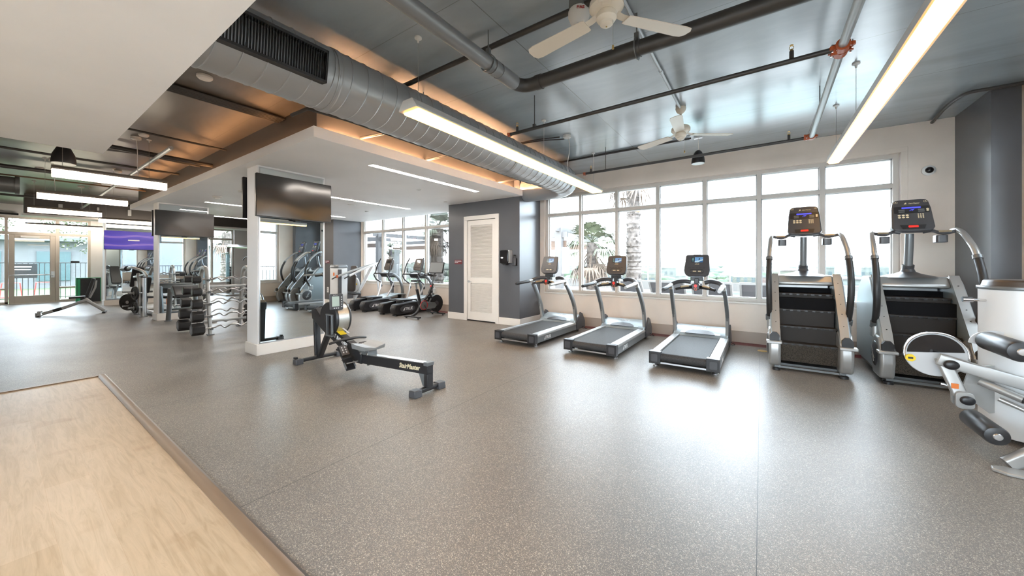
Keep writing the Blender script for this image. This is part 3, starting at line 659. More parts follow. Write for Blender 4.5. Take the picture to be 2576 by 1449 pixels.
# ---- closet wall things
t = thing('towel_dispenser', 'smoky black paper towel dispenser beside the closet door', 'dispenser', (-4.75,cy,1.55))
b = new('black_gloss'); b.prism(rrect(.24,.30,.04,4,0,.0),'y',-.0,-.15); b.build('cover',None,t,bevel=.012)
new('lightgrey').box(.105,.135,-.13,-.0,-.14,.15).build('side_panel',None,t,bevel=.006)
new('black').prism([(-.07,-.15),(.07,-.15),(.03,-.19),(-.03,-.19)],'y',-.03,-.13).build('towel_slot',None,t)
new('whitetext').prism(circ(.035,18,-.05,-.02,ry=.016),'y',-.151,-.1515).build('brand_oval',None,t)
t = thing('bottle_holder', 'black wall holder with a spray bottle near the closet corner', 'bottle holder', (-4.52,cy,1.52))
new('black').box(-.04,.04,-.008,0,-.17,.0).box(-.04,.04,-.09,0,-.172,-.162).build('holder',None,t,bevel=.003)
t2 = thing('spray_bottle', 'dark spray bottle standing in the wall holder at the closet corner', 'bottle', (-4.52,cy-.048,1.359))
new('dgrey').lathe([(0,.0),(.03,.003),(.033,.15),(.014,.19),(.013,.21),(0,.21)],n=16).build('bottle',None,t2); new('black').box(-.012,.012,-.05,.03,.21,.24).box(-.006,.006,-.045,-.035,.16,.215).build('trigger',None,t2,bevel=.003)
t = thing('room_sign', 'small maroon door sign on the dark wall left of the louvred door', 'sign', (-6.27,cy,1.44))
new().box(-.13,.13,-.006,0,-.055,.055).build('plate','red',t); 
text('lettering','MECHANICAL\nROOM',.036,'whitetext',t,axes_matrix((-.115,-.008,.0),(1,0,0),(0,0,1)),align='LEFT')
t = thing('room_sign', 'maroon sign on the brown pillar face behind the elliptical trainers', 'sign', (-12.28,6.55,1.46))
new().box(-.13,.13,-.006,0,-.055,.055).build('plate','red',t); text('lettering','MECHANICAL\nROOM',.036,'whitetext',t,axes_matrix((-.115,-.008,.0),(1,0,0),(0,0,1)),align='LEFT')
t = thing('wall_outlet', 'white wall outlet low on the brown pillar face', 'outlet', (-12.25,6.55,.50))
new().box(-.055,.055,-.008,0,-.09,.09).build('cover_plate','white_plastic',t,bevel=.003); new('black').box(-.012,.012,-.0095,-.008,.02,.05).box(-.012,.012,-.0095,-.008,-.05,-.02).build('socket',None,t)
t = thing('floor_outlet', 'round brass outlet cover in the maroon floor border', 'floor outlet', (.02,7.02,0))
new().lathe([(0,.006),(.06,.006),(.07,.003),(.072,0)],n=24).build('cover_plate','brass',t)
# ================================================================ TREADMILLS
m = M['tread_screen'] = mat('treadmill_screen', (.05,.1,.15), .2)
def smat(n, c): return mat(n, (.02,.02,.02), .3, em=c, es=.095)
def screen(name, w_, h, parent, mtx):
    """small lit monitor with a dark column, a pale slope and a blue sky"""
    cols = [smat('screen_dark',(.01,.02,.035)), smat('screen_sky',(.13,.30,.55)), smat('screen_slope',(.42,.60,.72)), smat('screen_deep',(.02,.10,.24)), smat('screen_icon',(.25,.6,.5))] if not hasattr(screen,'c') else screen.c
    screen.c = cols; b = MB(); e = .0006
    def poly(p, m_, k):
        b.use(m_); b.prism(p, 'z', 0, e*k, mtx=mtx)
    poly([(-w_/2,-h/2),(-w_*.20,-h/2),(-w_*.20,h/2),(-w_/2,h/2)], cols[0], 1)
    poly([(-w_*.2,-h/2),(w_/2,-h/2),(w_/2,h/2),(-w_*.2,h/2)], cols[1], 1)
    poly([(-w_*.2,-h/2),(w_/2,-h/2),(w_/2,h*.1),(w_*.1,-h*.12),(-w_*.2,-h*.3)], cols[2], 2)
    poly([(w_*.1,-h/2),(w_/2,-h/2),(w_/2,-h*.15),(w_*.25,-h*.3)], cols[3], 3)
    poly([(w_*.12,-h*.1),(w_*.16,-h*.12),(w_*.2,h*.02),(w_*.26,h*.2),(w_*.2,h*.34),(w_*.14,h*.2),(w_*.16,h*.05)], cols[0], 3)
    for k in range(3): poly([(-w_*.42,h*(.28-.28*k)),(-w_*.28,h*(.28-.28*k)),(-w_*.28,h*(.36-.28*k)),(-w_*.42,h*(.36-.28*k))], cols[4], 2)
    return b.build(name, None, parent, smooth=False)
def true_logo(parent, mtx, size, m_='whitetext', name='lettering'):
    o = text(name, 'TRUE', size, m_, parent, mtx @ Matrix.Translation((size*.36,0,0)), bold=size*.02)
    b = new(m_); s_ = size
    b.prism([(-s_*1.55,-s_*.36),(-s_*1.05,-s_*.36),(-s_*.92,s_*.40),(-s_*1.02,s_*.30)], 'z', -.001, .001, mtx=mtx); b.build('logo_mark', None, parent)
    return o
def treadmill(label, loc):
    t = thing('treadmill', label, 'treadmill', loc, 0, 'treadmills facing the big window')
    for s in (-1, 1):
        b = new('silver'); b.prism([(s*.295,.155),(s*.30,.215),(s*.405,.205),(s*.412,.19),(s*.412,.165)], 'y', .06, 1.62)
        b.use('mgrey'); b.box(min(s*.30,s*.408),max(s*.30,s*.408),.06,1.95,.065,.165); b.use('alu')
        for q in (.318,.345,.372): b.box(min(s*q,s*(q+.004)),max(s*q,s*(q+.004)),.08,1.60,.2145-(q-.3)*.06,.2165-(q-.3)*.06)
        b.build('side_rail', None, t)
        b = new('black'); b.box(min(s*.27,s*.418),max(s*.27,s*.418),-.02,.075,.055,.218); b.use('dgrey'); b.prism(rrect(.09,.10,.015,3,s*.35,.135),'y',-.024,-.018); b.build('rear_cap', None, t, bevel=.010)
        # upright, curved towards the user
        pts = catmull([(s*.385,1.66,.20),(s*.392,1.56,.55),(s*.385,1.38,.82),(s*.372,1.22,1.01)], 6)
        b = new('mgrey'); b.sweep(pts, rrect(.05,.105,.018,3), up=(0,1,.3)); b.use('silver'); b.sweep([p+Vector((-s*.002,-.045,-.0)) for p in pts], rrect(.042,.02,.006,2), up=(0,1,.3)); b.build('upright', None, t)
        # side guard plate at the front corner
        new('dgrey').prism([(1.62,.06),(2.02,.06),(2.02,.20),(1.90,.36),(1.80,.40),(1.72,.30),(1.60,.20)], 'x', s*.395, s*.425).build('side_guard', None, t, bevel=.006)
        # silver shoulder + rear grip
        b = new('silver'); b.sweep(catmull([(s*.372,1.20,.98),(s*.37,1.215,1.045),(s*.36,1.15,1.055),(s*.362,1.04,1.045)],5), rrect(.062,.055,.02,3)); b.build('arm_shoulder', None, t)
        new().tube([(s*.362,1.06,1.045),(s*.364,.60,1.015),(s*.364,.585,1.014)], [.030,.028,.022], 14).build('grip_handle', 'rubberb' if s < 0 else 'silver', t)
        # sensor grips
        b = new('black'); b.tube([(s*.06,1.17,1.035),(s*.20,1.06,1.02),(s*.27,1.02,1.0)], [.03,.024,.02], 12); b.use('tanmetal'); b.tube([(s*.10,1.115,1.052),(s*.20,1.035,1.037)], .017, 10); b.build('pulse_grip', None, t)
        b = new('steel'); b.cyl((s*.36,.12,.0),(s*.36,.12,.08),.012,10); b.lathe([(.035,0),(.035,.012),(.01,.02),(0,.02)], (s*.36,.12,0), 'z', 14); b.build('levelling_foot', None, t)
        new().cyl((s*.37,1.8,.03),(s*.34,1.8,.03),.03,16).build('transport_wheel','black',t)
        new('dgrey').tube(catmull([(s*.10,1.34,1.10),(s*.19,1.33,1.115),(s*.30,1.26,1.10),(s*.365,1.17,1.06)],5), .033, 14).build('arm_arch', None, t)
    b = new('belt'); b.box(-.285,.285,.04,1.6,.178,.198); b.cyl((-.285,.035,.145),(.285,.035,.145),.053,20); b.build('running_belt', None, t)
    b = new('black'); b.box(-.30,.30,.09,1.9,.09,.17); b.use('alu'); b.box(-.28,.28,-.01,.0,.065,.085); b.build('deck', None, t)
    # motor hood
    hp = [(1.50,.195),(1.54,.225),(1.66,.285),(1.86,.335),(1.98,.32),(2.02,.24),(2.02,.07),(1.5,.07)]
    b = new('silverblue'); b.prism(hp, 'x', -.40, .40); b.build('motor_hood', None, t, bevel=.015)
    m = new('silverblue'); m.prism([(.0+.30*math.cos(a), 1.60+.27*math.sin(a)) for a in [PI*k/20 for k in range(21)]], 'z', .0, .016, mtx=axes_matrix((0,1.555,.225),(1,0,0),(0,.955,.30)) @ Matrix.Translation((0,-1.60,0))); m.build('hood_cover', None, t, bevel=.006)
    m = new('dgrey'); m.prism([(.0+.22*math.cos(a), .155*math.sin(a)) for a in [PI*k/20 for k in range(21)]], 'z', .010, .020, mtx=axes_matrix((0,1.540,.226),(1,0,0),(0,.955,.30))); m.build('hood_inlay', None, t, bevel=.003)
    true_logo(t, axes_matrix((0,1.775,.316),(1,0,0),(0,.955,.30)), .05)
    # console neck, pod and head
    b = new('black'); b.prism(rrect(.11,.10,.03,3,0,1.04),'y',1.10,1.19); b.prism(rrect(.07,.10,.02,3,0,1.12),'y',1.20,1.30); b.box(-.09,.09,1.22,1.32,1.13,1.19); b.build('console_neck', None, t, bevel=.008)
    b = new('red_plastic_glow'); b.lathe([(0,-.012),(.022,-.012),(.024,0),(0,0)], (0,1.10,1.055), 'y', 16); b.build('stop_button', None, t)
    b = new('orange'); b.lathe([(.014,-.006),(.024,-.006),(.024,0),(.014,0)], (0,1.10,1.005), 'y', 16); b.use('black'); b.lathe([(0,-.007),(.014,-.007),(.014,0),(0,0)], (0,1.10,1.005), 'y', 16); b.build('safety_key', None, t)
    cm = Matrix.Translation((0,1.27,1.36)) @ Matrix.Rotation(math.radians(72), 4, 'X')
    c_ = new('dgrey'); outl = [(-.165,.165),(-.15,.18),(-.06,.182),(-.05,.19),(.05,.19),(.06,.182),(.15,.18),(.165,.165),(.182,-.08),(.165,-.14),(.12,-.17),(-.12,-.17),(-.165,-.14),(-.182,-.08)]
    c_.prism(outl, 'z', -.035, .03, mtx=cm); c = c_.build('console', None, t, bevel=.012)
    screen('console_screen', .165, .085, c, cm @ Matrix.Translation((.0,.095,.031)))
    true_logo(c, cm @ Matrix.Translation((0,.022,.032)), .020, 'gold')
    b = new('black')
    for k in range(5): b.prism(rrect(.04,.006,.002,1,-.10+.05*k,-.04),'z',.03,.032,mtx=cm)
    b.sweep([cm @ Vector((x,y,.031)) for x,y in rrect(.19,.055,.02,3,0,-.095)], circ(.004,5), closed=True); b.use('gold'); b.prism(rrect(.05,.014,.004,2,-.03,-.095),'z',.03,.032,mtx=cm); b.prism(rrect(.04,.014,.004,2,.04,-.095),'z',.03,.032,mtx=cm); b.build('button_row', None, c)
    # side lettering and power cord
    true_logo(t, axes_matrix((.4135,.42,.118),(0,1,0),(0,0,1)), .075)
    new().tube(catmull([(.42,1.86,.10),(.47,1.95,.05),(.44,2.08,.015),(.30,2.14,.012)],6),.006,6).build('power_cord','black',t)
    return t
t1 = treadmill('treadmill nearest the dark closet wall, leftmost of the three', (-3.485,5.10,0))
dup(t1, (-2.135,5.12,0), None, 'middle treadmill of the three facing the window')
dup(t1, (-.835,5.08,0), None, 'treadmill nearest the stair climbers, rightmost of the three')
# ================================================================ STAIR CLIMBERS
def climber(label, loc):
    t = thing('stair_climber', label, 'stair climber', loc, 0, 'stair climbers by the right end of the window')
    side = [(.05,.10),(1.32,.10),(1.34,.85),(1.18,1.10),(.98,1.23),(.62,1.24),(.52,1.16),(.06,.58),(-.02,.46),(-.03,.30),(.0,.16)]
    for s in (-1, 1):
        x0, x1 = sorted((s*.30, s*.395))
        b = new('silverblue'); b.prism(side, 'x', x0, x1); b.build('side_panel', None, t, bevel=.02)
        # silver rail strip with bolts on the sloping edge
        e = [Vector((s*.335,.60,1.252)), Vector((s*.335,.515,1.168)), Vector((s*.335,.05,.585)), Vector((s*.335,-.03,.44))]
        b = new('silver'); b.sweep(e, [(-.042,-.004),(.042,-.004),(.042,.006),(-.042,.006)], up=(0,-.75,.62)); b.use('black')
        for k in (.06,.30,.50,.70,.94):
            p = e[1].lerp(e[2], k)+Vector((0,-.007,.006)); b.ball(p, (.007,.004,.004), 8, 5)
        b.build('rail_strip', None, t)
        # rounded rear cheek with disc cover
        b = new('silver'); ch = [(-.03,.10),(.0,.06),(.30,.06),(.36,.20),(.34,.45),(.20,.56),(.05,.54),(-.05,.42),(-.07,.25)]
        x0, x1 = sorted((s*.285, s*.415)); b.prism(ch, 'x', x0, x1); ck = b.build('rear_cheek', None, t, bevel=.03, seg=3)
        b = new('dgrey'); b.lathe([(0,0),(.145,0),(.15,-.015 if s<0 else .0),(.15,.0)] if False else [(0,s*.022),(.10,s*.020),(.145,s*.008),(.15,0)], (s*.413,.17,.32), 'x', 32); b.build('disc_cover', None, ck)
        b = new('silver'); b.prism([(.10,.27),(.20,.345),(.165,.355),(.245,.40),(.20,.30),(.235,.295),(.13,.23),(.155,.29)], 'x', s*.434, s*.437); b.build('logo_mark', None, ck)
        b = new('black'); b.prism([(s*.30,.39),(s*.405,.39),(s*.405,.47),(s*.375,.51),(s*.33,.51),(s*.30,.47)], 'y', -.075, -.03); b.build('dark_recess', None, ck)
        x0, x1 = sorted((s*.275, s*.44)); new('silver').box(x0,x1,-.12,.0,.365,.40).build('step_block', None, t, bevel=.008)
        # handrail: silver upper sleeve then black grip, bulging to the user
        up_ = catmull([(s*.355,.70,1.80),(s*.37,.62,1.80),(s*.385,.50,1.74),(s*.40,.32,1.58),(s*.405,.245,1.475)], 5)
        lo_ = catmull([(s*.405,.245,1.475),(s*.41,.15,1.27),(s*.41,.115,1.08),(s*.405,.155,.86),(s*.40,.26,.66)], 6)
        h = new('silver').tube(up_, .029, 12).build('handrail', None, t)
        new('rubberb').tube(lo_, .034, 14).build('foam_grip', None, h)
        new('mgrey').cyl(lo_[0]-Vector((0,-.008,-.016)), lo_[0]+Vector((0,-.010,-.022)), .040, 16).build('collar', None, h); new('mgrey').cyl((s*.40,.24,.69),(s*.40,.275,.63),.045,16).build('collar', None, h)
        b = new('silver'); b.prism(rrect(.09,.16,.03,3,s*.385,.30),'z',.50,.65); b.build('rail_socket', None, t, bevel=.012)
        # console arm with sensor strip and cup holder
        arm = catmull([(s*.10,.66,1.79),(s*.17,.63,1.80),(s*.25,.60,1.765),(s*.36,.60,1.79)],5)
        b = new('dgrey'); b.tube(arm, .020, 10); b.use('tanmetal'); b.tube([arm[8]+Vector((0,-.012,.012)), arm[13]+Vector((0,-.012,.012))], .013, 8); b.build('console_arm', None, t)
        b = new('dgrey'); b.prism(rrect(.10,.13,.025,4,s*.245,.66),'z',1.655,1.745); b.build('cup_holder', None, t, bevel=.006)
        b = new('black'); b.prism(rrect(.05,.16,.015,3,s*.33,.12),'z',.0,.05); b.cyl((s*.33,.03,.0),(s*.33,.03,.03),.045,14); b.use('mgrey'); b.box(min(s*.29,s*.35),max(s*.29,s*.35),.02,1.3,.04,.075); b.build('base_foot', None, t)
    for q in ((.05,.10,.03,.055),(.18,.23,.035,.065),(1.2,1.26,.03,.08)): new('mgrey').box(-.33,.33,*q).build('base_bar', None, t)
    # step well and steps
    b = new('void'); b.box(-.30,.30,.40,1.25,.10,.93); b.box(-.30,.30,.78,1.25,.93,1.05); b.build('step_well', None, t)
    ys = [.50,.36,.22,.08]; zs = [.985,.775,.565,.36]
    for k in range(4):
        b = new('step'); y, z = ys[k], zs[k]
        b.box(-.285,.285,y,y+.26,z-.018,z); b.prism([(y-.012,z-.015),(y-.010,z+.002),(y+.01,z+.004),(y+.01,z-.02)], 'x', -.288, .288)
        if k < 3: b.prism([(y+.004,z-.02),(y+.02,z-.02),(ys[k+1]+.17,zs[k+1]),(ys[k+1]+.155,zs[k+1])], 'x', -.283, .283)
        b.use('black')
        for q in range(7): b.box(-.25+q*.078,-.215+q*.078,y-.014,y+.002,z-.022,z-.004)
        b.build('stair_step', None, t)
    new('perf').prism([(.09,.345),(.105,.345),(.155,.11),(.14,.11)], 'x', -.285, .285).build('kick_plate', None, t)
    # top hood with bowl and mast
    b = new('silver'); b.prism([(.54,1.135),(.62,1.235),(.98,1.235),(1.15,1.10),(1.3,.86),(1.3,.6),(.9,.6),(.9,1.10),(.55,1.10)], 'x', -.30, .30); b.build('top_hood', None, t, bevel=.02)
    b = new('dgrey'); b.lathe([(.28,0),(.20,.025),(.12,.045),(.07,.07),(.05,.12),(.04,.15)], (0,.78,1.225), 'z', 32); b.build('mast_bowl', None, t)
    b = new('dgrey'); b.cyl((0,.78,1.33),(0,.76,1.38),.055,20); b.use('mgrey'); b.tube([(0,.77,1.37),(0,.735,1.6),(0,.72,1.78)],.040,18); b.build('mast', None, t)
    # console
    cm = Matrix.Translation((0,.655,1.985)) @ Matrix.Rotation(math.radians(70), 4, 'X')
    outl = [(-.155,.205),(-.135,.225),(-.09,.232),(.09,.232),(.135,.225),(.155,.205),(.172,.10),(.185,-.15),(.165,-.19),(.08,-.205),(-.08,-.205),(-.165,-.19),(-.185,-.15),(-.172,.10)]
    c = new('dgrey').prism(outl, 'z', -.045, .03, mtx=cm).build('console', None, t, bevel=.014)
    b = new('black'); b.prism(rrect(.31,.095,.012,3,0,.085),'z',.03,.032,mtx=cm); b.use('blue_led'); b.prism(rrect(.165,.020,.002,1,0,.112),'z',.032,.033,mtx=cm)
    b.prism([(-.02,.065),(.005,.095),(.0,.085),(.03,.095),(.01,.070),(.0,.08)],'z',.032,.033,mtx=cm); b.use('mgrey')
    for x in (-.085,.085):
        for y in (.082,.058): b.prism(rrect(.055,.016,.003,1,x,y),'z',.032,.033,mtx=cm)
    b.build('display_window', None, c)
    b = new('gold')
    for y in (.01,-.018):
        for x in (-.11,-.075,-.04): b.prism(circ(.014,14,x,y,ry=.011),'z',.03,.033,mtx=cm)
    for y in (.02,.003,-.014,-.031):
        for x in (.055,.075,.095): b.prism(circ(.0065,8,x,y),'z',.03,.033,mtx=cm)
    for y in (.085,.066): b.prism(circ(.012,12,.138,y,ry=.010),'z',.032,.035,mtx=cm)
    for x in (-.13,.13):
        b.sweep([cm @ Vector((px,py,.031)) for px,py in rrect(.032,.024,.006,2,x,.195)], circ(.0015,4), closed=True); b.prism(circ(.005,8,x,.195),'z',.03,.032,mtx=cm)
    b.build('keypad', None, c)
    b = new('black'); b.prism([(-.11,-.125),(.11,-.125),(.095,-.178),(-.095,-.178)],'z',.03,.036,mtx=cm); b.build('button_tray', None, c)
    new('red_plastic_glow').prism(rrect(.085,.026,.006,3,0,-.148),'z',.036,.042,mtx=cm).build('stop_button', None, c)
    text('lettering','StairMaster',.021,'gold',c,cm @ Matrix.Translation((.03,.172,.032)),shear=.25)
    new('gold').prism([(-.06,.158),(-.045,.172),(-.055,.176),(-.035,.19),(-.04,.176),(-.03,.172)],'z',.03,.032,mtx=cm).build('logo_mark',None,c)
    return t
s1 = climber('stair climber nearest the treadmills, in front of the window', (.495,5.86,0))
dup(s1, (1.545,5.90,0), None, 'stair climber nearest the grey pillar, rightmost machine of the pair')
M['seatgrey'] = mat('grey_rower_seat', (.22,.225,.225), .33)
# ================================================================ ROWER (local x runs along the rail, wheel at -x)
def rower():
    t = thing('rowing_machine', 'black rowing machine with flywheel in the middle of the floor', 'rowing machine', (-4.10,2.69,0))
    def tubefoot(x, y0, y1, nm):
        b = new('black'); b.sweep([(x,y0,.045),(x,y1,.045)], rrect(.06,.05,.015,3)); f = b.build(nm, None, t)
        for (a, s) in ((y0,-1),(y1,1)):
            b = new('dgrey'); b.prism([(x-.055,0),(x+.055,0),(x+.045,.075),(x-.045,.075)], 'y', a-s*.05, a+s*.05); b.build('foot_cap', None, f, bevel=.008)
    tubefoot(-1.19, -.28, .30, 'front_stabiliser'); tubefoot(1.12, -.17, .17, 'rear_stabiliser')
    for y in (-.30,.31): new('black').box(-1.25,-1.19,y-.02,y+.02,.07,.10).build('transport_wheel', None, t, bevel=.008)
    # rail, slightly lower towards the wheel
    rp = [(-.10,.135),(-.10,.245),(1.16,.318),(1.16,.205)]
    b = new('black'); b.prism(rp, 'y', -.042, .042); b.build('seat_rail', None, t, bevel=.006)
    b = new('alu'); b.prism([(-.10,.245),(-.10,.254),(1.15,.327),(1.15,.318)], 'y', -.036, .036); b.build('rail_track', None, t)
    new('mgrey').box(1.10,1.165,-.048,.048,.295,.335).build('end_stop', None, t, bevel=.005)
    ang = math.atan2(.073,1.26)
    text('lettering','StairMaster',.075,'gold',t,axes_matrix((.86,-.0435,.246),(math.cos(ang),0,math.sin(ang)),(-math.sin(ang),0,math.cos(ang))),shear=.3,bold=.002)
    new('black').box(1.10,1.16,-.040,.040,.06,.22).build('rear_post', None, t, bevel=.005)
    new('mgrey').prism([(1.0,.21),(1.10,.21),(1.10,.07),(1.07,.07)], 'y', -.03, .03).build('gusset_plate', None, t)
    # sloping main beam up to the flywheel
    b = new('black'); b.prism([(-1.30,.72),(-1.19,.76),(-.98,.60),(-.25,.34),(-.05,.26),(-.05,.13),(-.22,.13),(-.42,.22),(-.95,.44),(-1.28,.60)], 'y', -.05, .05); bm_ = b.build('main_beam', None, t, bevel=.008)
    sl = math.atan2(-.26,.73); ux = (math.cos(sl),0,math.sin(sl)); uz = (-math.sin(sl),0,math.cos(sl))
    text('lettering','HIIT ROWER',.075,'whitetext',bm_,axes_matrix((-.56,-.0515,.385),ux,uz),bold=.002)
    for k, xx in enumerate((-.72,-.58)):
        new('yellow').box(-.055,.055,-.045,.045,0,.002,mtx=axes_matrix((xx,0,.60+(xx+.98)*-.356+.003),ux,(0,1,0))).build('warning_label', None, bm_)
    new('lightgrey').sweep([(-.80,.02,.60),(-.44,.02,.47)], [(-.012,-.001),(.012,-.001),(.012,.001),(-.012,.001)]).build('pull_strap', None, t)
    b = new('black'); b.sweep([(-1.25,0,.62),(-1.21,0,.06)], rrect(.085,.05,.012,3)); b.build('front_leg', None, t)
    b = new('black'); b.sweep([(-.90,0,.44),(-1.15,0,.06)], rrect(.075,.06,.012,3)); b.build('front_leg', None, t)
    # flywheel housing
    wc = (-.77,0,.645)
    b = new('black'); b.lathe([(0,-.085),(.215,-.085),(.228,-.07),(.228,-.055)], wc, 'y', 40); b.lathe([(.228,.10),(.228,.115),(.215,.13),(0,.13)], wc, 'y', 40); fl = b.build('flywheel_cover', None, t)
    b = new('mesh'); b.lathe([(.222,-.055),(.222,.10)], wc, 'y', 40); b.build('flywheel_cage', None, fl)
    b = new('black'); b.lathe([(.06,-.088),(.07,-.095),(.03,-.10),(0,-.10)], wc, 'y', 24); b.build('hub_cap', None, fl)
    b = new('mgrey'); b.box(-.74,-.725,-.13,-.10,.42,.72); b.box(-.62,-.605,-.13,-.10,.45,.72); b.box(-.745,-.60,-.135,-.10,.70,.72); b.box(-.745,-.60,-.135,-.09,.42,.44); b.build('wheel_bracket', None, t, bevel=.003)
    # monitor on its arm
    b = new('black'); b.tube(catmull([(-.80,-.02,.68),(-.74,-.05,.80),(-.66,-.06,.86)],4), .022, 10); b.build('monitor_arm', None, t)
    mm = axes_matrix((-.605,-.06,.885),(.30,.954,0),(-.10,.03,.995))
    b = new('dgrey'); b.prism(rrect(.165,.215,.016,3),'z',-.025,.015,mtx=mm); mo = b.build('monitor', None, t, bevel=.006)
    new('lcd').prism(rrect(.09,.135,.004,2,-.012,.005),'z',.0145,.0165,mtx=mm).build('lcd_panel', None, mo)
    b = new('lightgrey')
    for k in range(5): b.prism(circ(.008,10,.062,.06-.032*k),'z',.014,.018,mtx=mm)
    for k in range(3): b.prism(circ(.008,10,-.03+.025*k,-.085),'z',.014,.018,mtx=mm)
    b.build('button_row', None, mo); text('lettering','StairMaster',.014,'whitetext',mo,mm @ Matrix.Translation((-.01,.089,.0165)))
    # handle
    b = new('rubberb'); b.tube(catmull([(-.42,-.26,.375),(-.40,-.12,.40),(-.39,0,.405),(-.40,.12,.40),(-.42,.26,.375)],6), [.014]+[.017]*22+[.017,.014], 12); b.build('pull_handle', None, t)
    b = new('lightgrey'); b.tube([(-.405,-.13,.399),(-.402,-.12,.400)],.0185,12); b.build('handle_ring', None, t)
    new('mgrey').box(-.44,-.36,-.05,.05,.36,.385).build('handle_rest', None, t, bevel=.006)
    # foot rests
    for s in (-1,1):
        fm = axes_matrix((-.22,s*.145,.205),(.64,0,-.77),(0,1,0))
        b = new('black'); b.box(-.17,.17,-.060,.060,-.012,.008,fm)
        b.use('mgrey'); b.box(.07,.15,-.065,-.055,-.01,.028,fm); b.box(.07,.15,.055,.065,-.01,.028,fm)
        fr_ = b.build('foot_rest', None, t, bevel=.004)
        b = new('dgrey'); b.box(-.17,-.03,-.05,.05,.008,.022,fm); b.use('lightgrey')
        for i in range(3):
            for j in (-.02,.02): b.box(-.15+i*.035,-.13+i*.035,j-.008,j+.008,.0215,.0235,fm)
        b.build('heel_cup', None, fr_, bevel=.003)
        b = new('rubberb'); b.sweep([fm @ Vector(p) for p in catmull([(.02,-.062,0),(.03,-.045,.05),(.035,0,.065),(.03,.045,.05),(.02,.062,0)],4)], [(-.018,-.002),(.018,-.002),(.018,.002),(-.018,.002)]); b.build('foot_strap', None, fr_)
    new('steel').cyl((-.12,-.2,.16),(-.12,.2,.16),.008,8).build('foot_axle', None, t)
    # seat
    n = 10; vs = []
    b = new('seatgrey')
    prof = lambda y: .012+.022*abs(math.cos(PI*y/.34))**.0 if False else .020*(abs(y)/.16)**1.5-.010*math.exp(-(y/.04)**2)
    grid = []
    ol = [(-.15,.11),(-.15,-.11),(.10,-.13),(.15,-.10),(.15,.10),(.10,.13)]
    xs = [-.15+.03*i for i in range(11)]; ysn = [-.165+.033*i for i in range(11)]
    top = [[(x, y*(1-.12*abs(x/.15)), .375+prof(y)+.008*(-x/.15)) for y in ysn] for x in xs]; bot = [[(x*.9, y*.86, .325+(.01*abs(y)/.165)) for y in ysn] for x in xs]
    V = [p for r in top for p in r]+[p for r in bot for p in r]; F = []; m_ = 11
    for i in range(10):
        for j in range(10):
            F.append((i*m_+j,(i+1)*m_+j,(i+1)*m_+j+1,i*m_+j+1)); k = 121; F.append((k+i*m_+j,k+i*m_+j+1,k+(i+1)*m_+j+1,k+(i+1)*m_+j))
        F += [(i*m_,121+i*m_,121+(i+1)*m_,(i+1)*m_),(i*m_+10,(i+1)*m_+10,121+(i+1)*m_+10,121+i*m_+10),(i,i+1,121+i+1,121+i),(110+i,121+110+i,121+111+i,111+i)]
    b._faces([(x+.03,y,z) for x,y,z in V], F); b.build('seat', None, t, bevel=.006, angle=50)
    b = new('mgrey'); b.box(-.07,.12,-.06,.06,.262,.325); b.use('steel'); b.cyl((-.04,-.07,.27),(-.04,.07,.27),.018,12); b.cyl((.10,-.07,.28),(.10,.07,.28),.018,12); b.build('seat_carriage', None, t, bevel=.004)
    return t
rower()
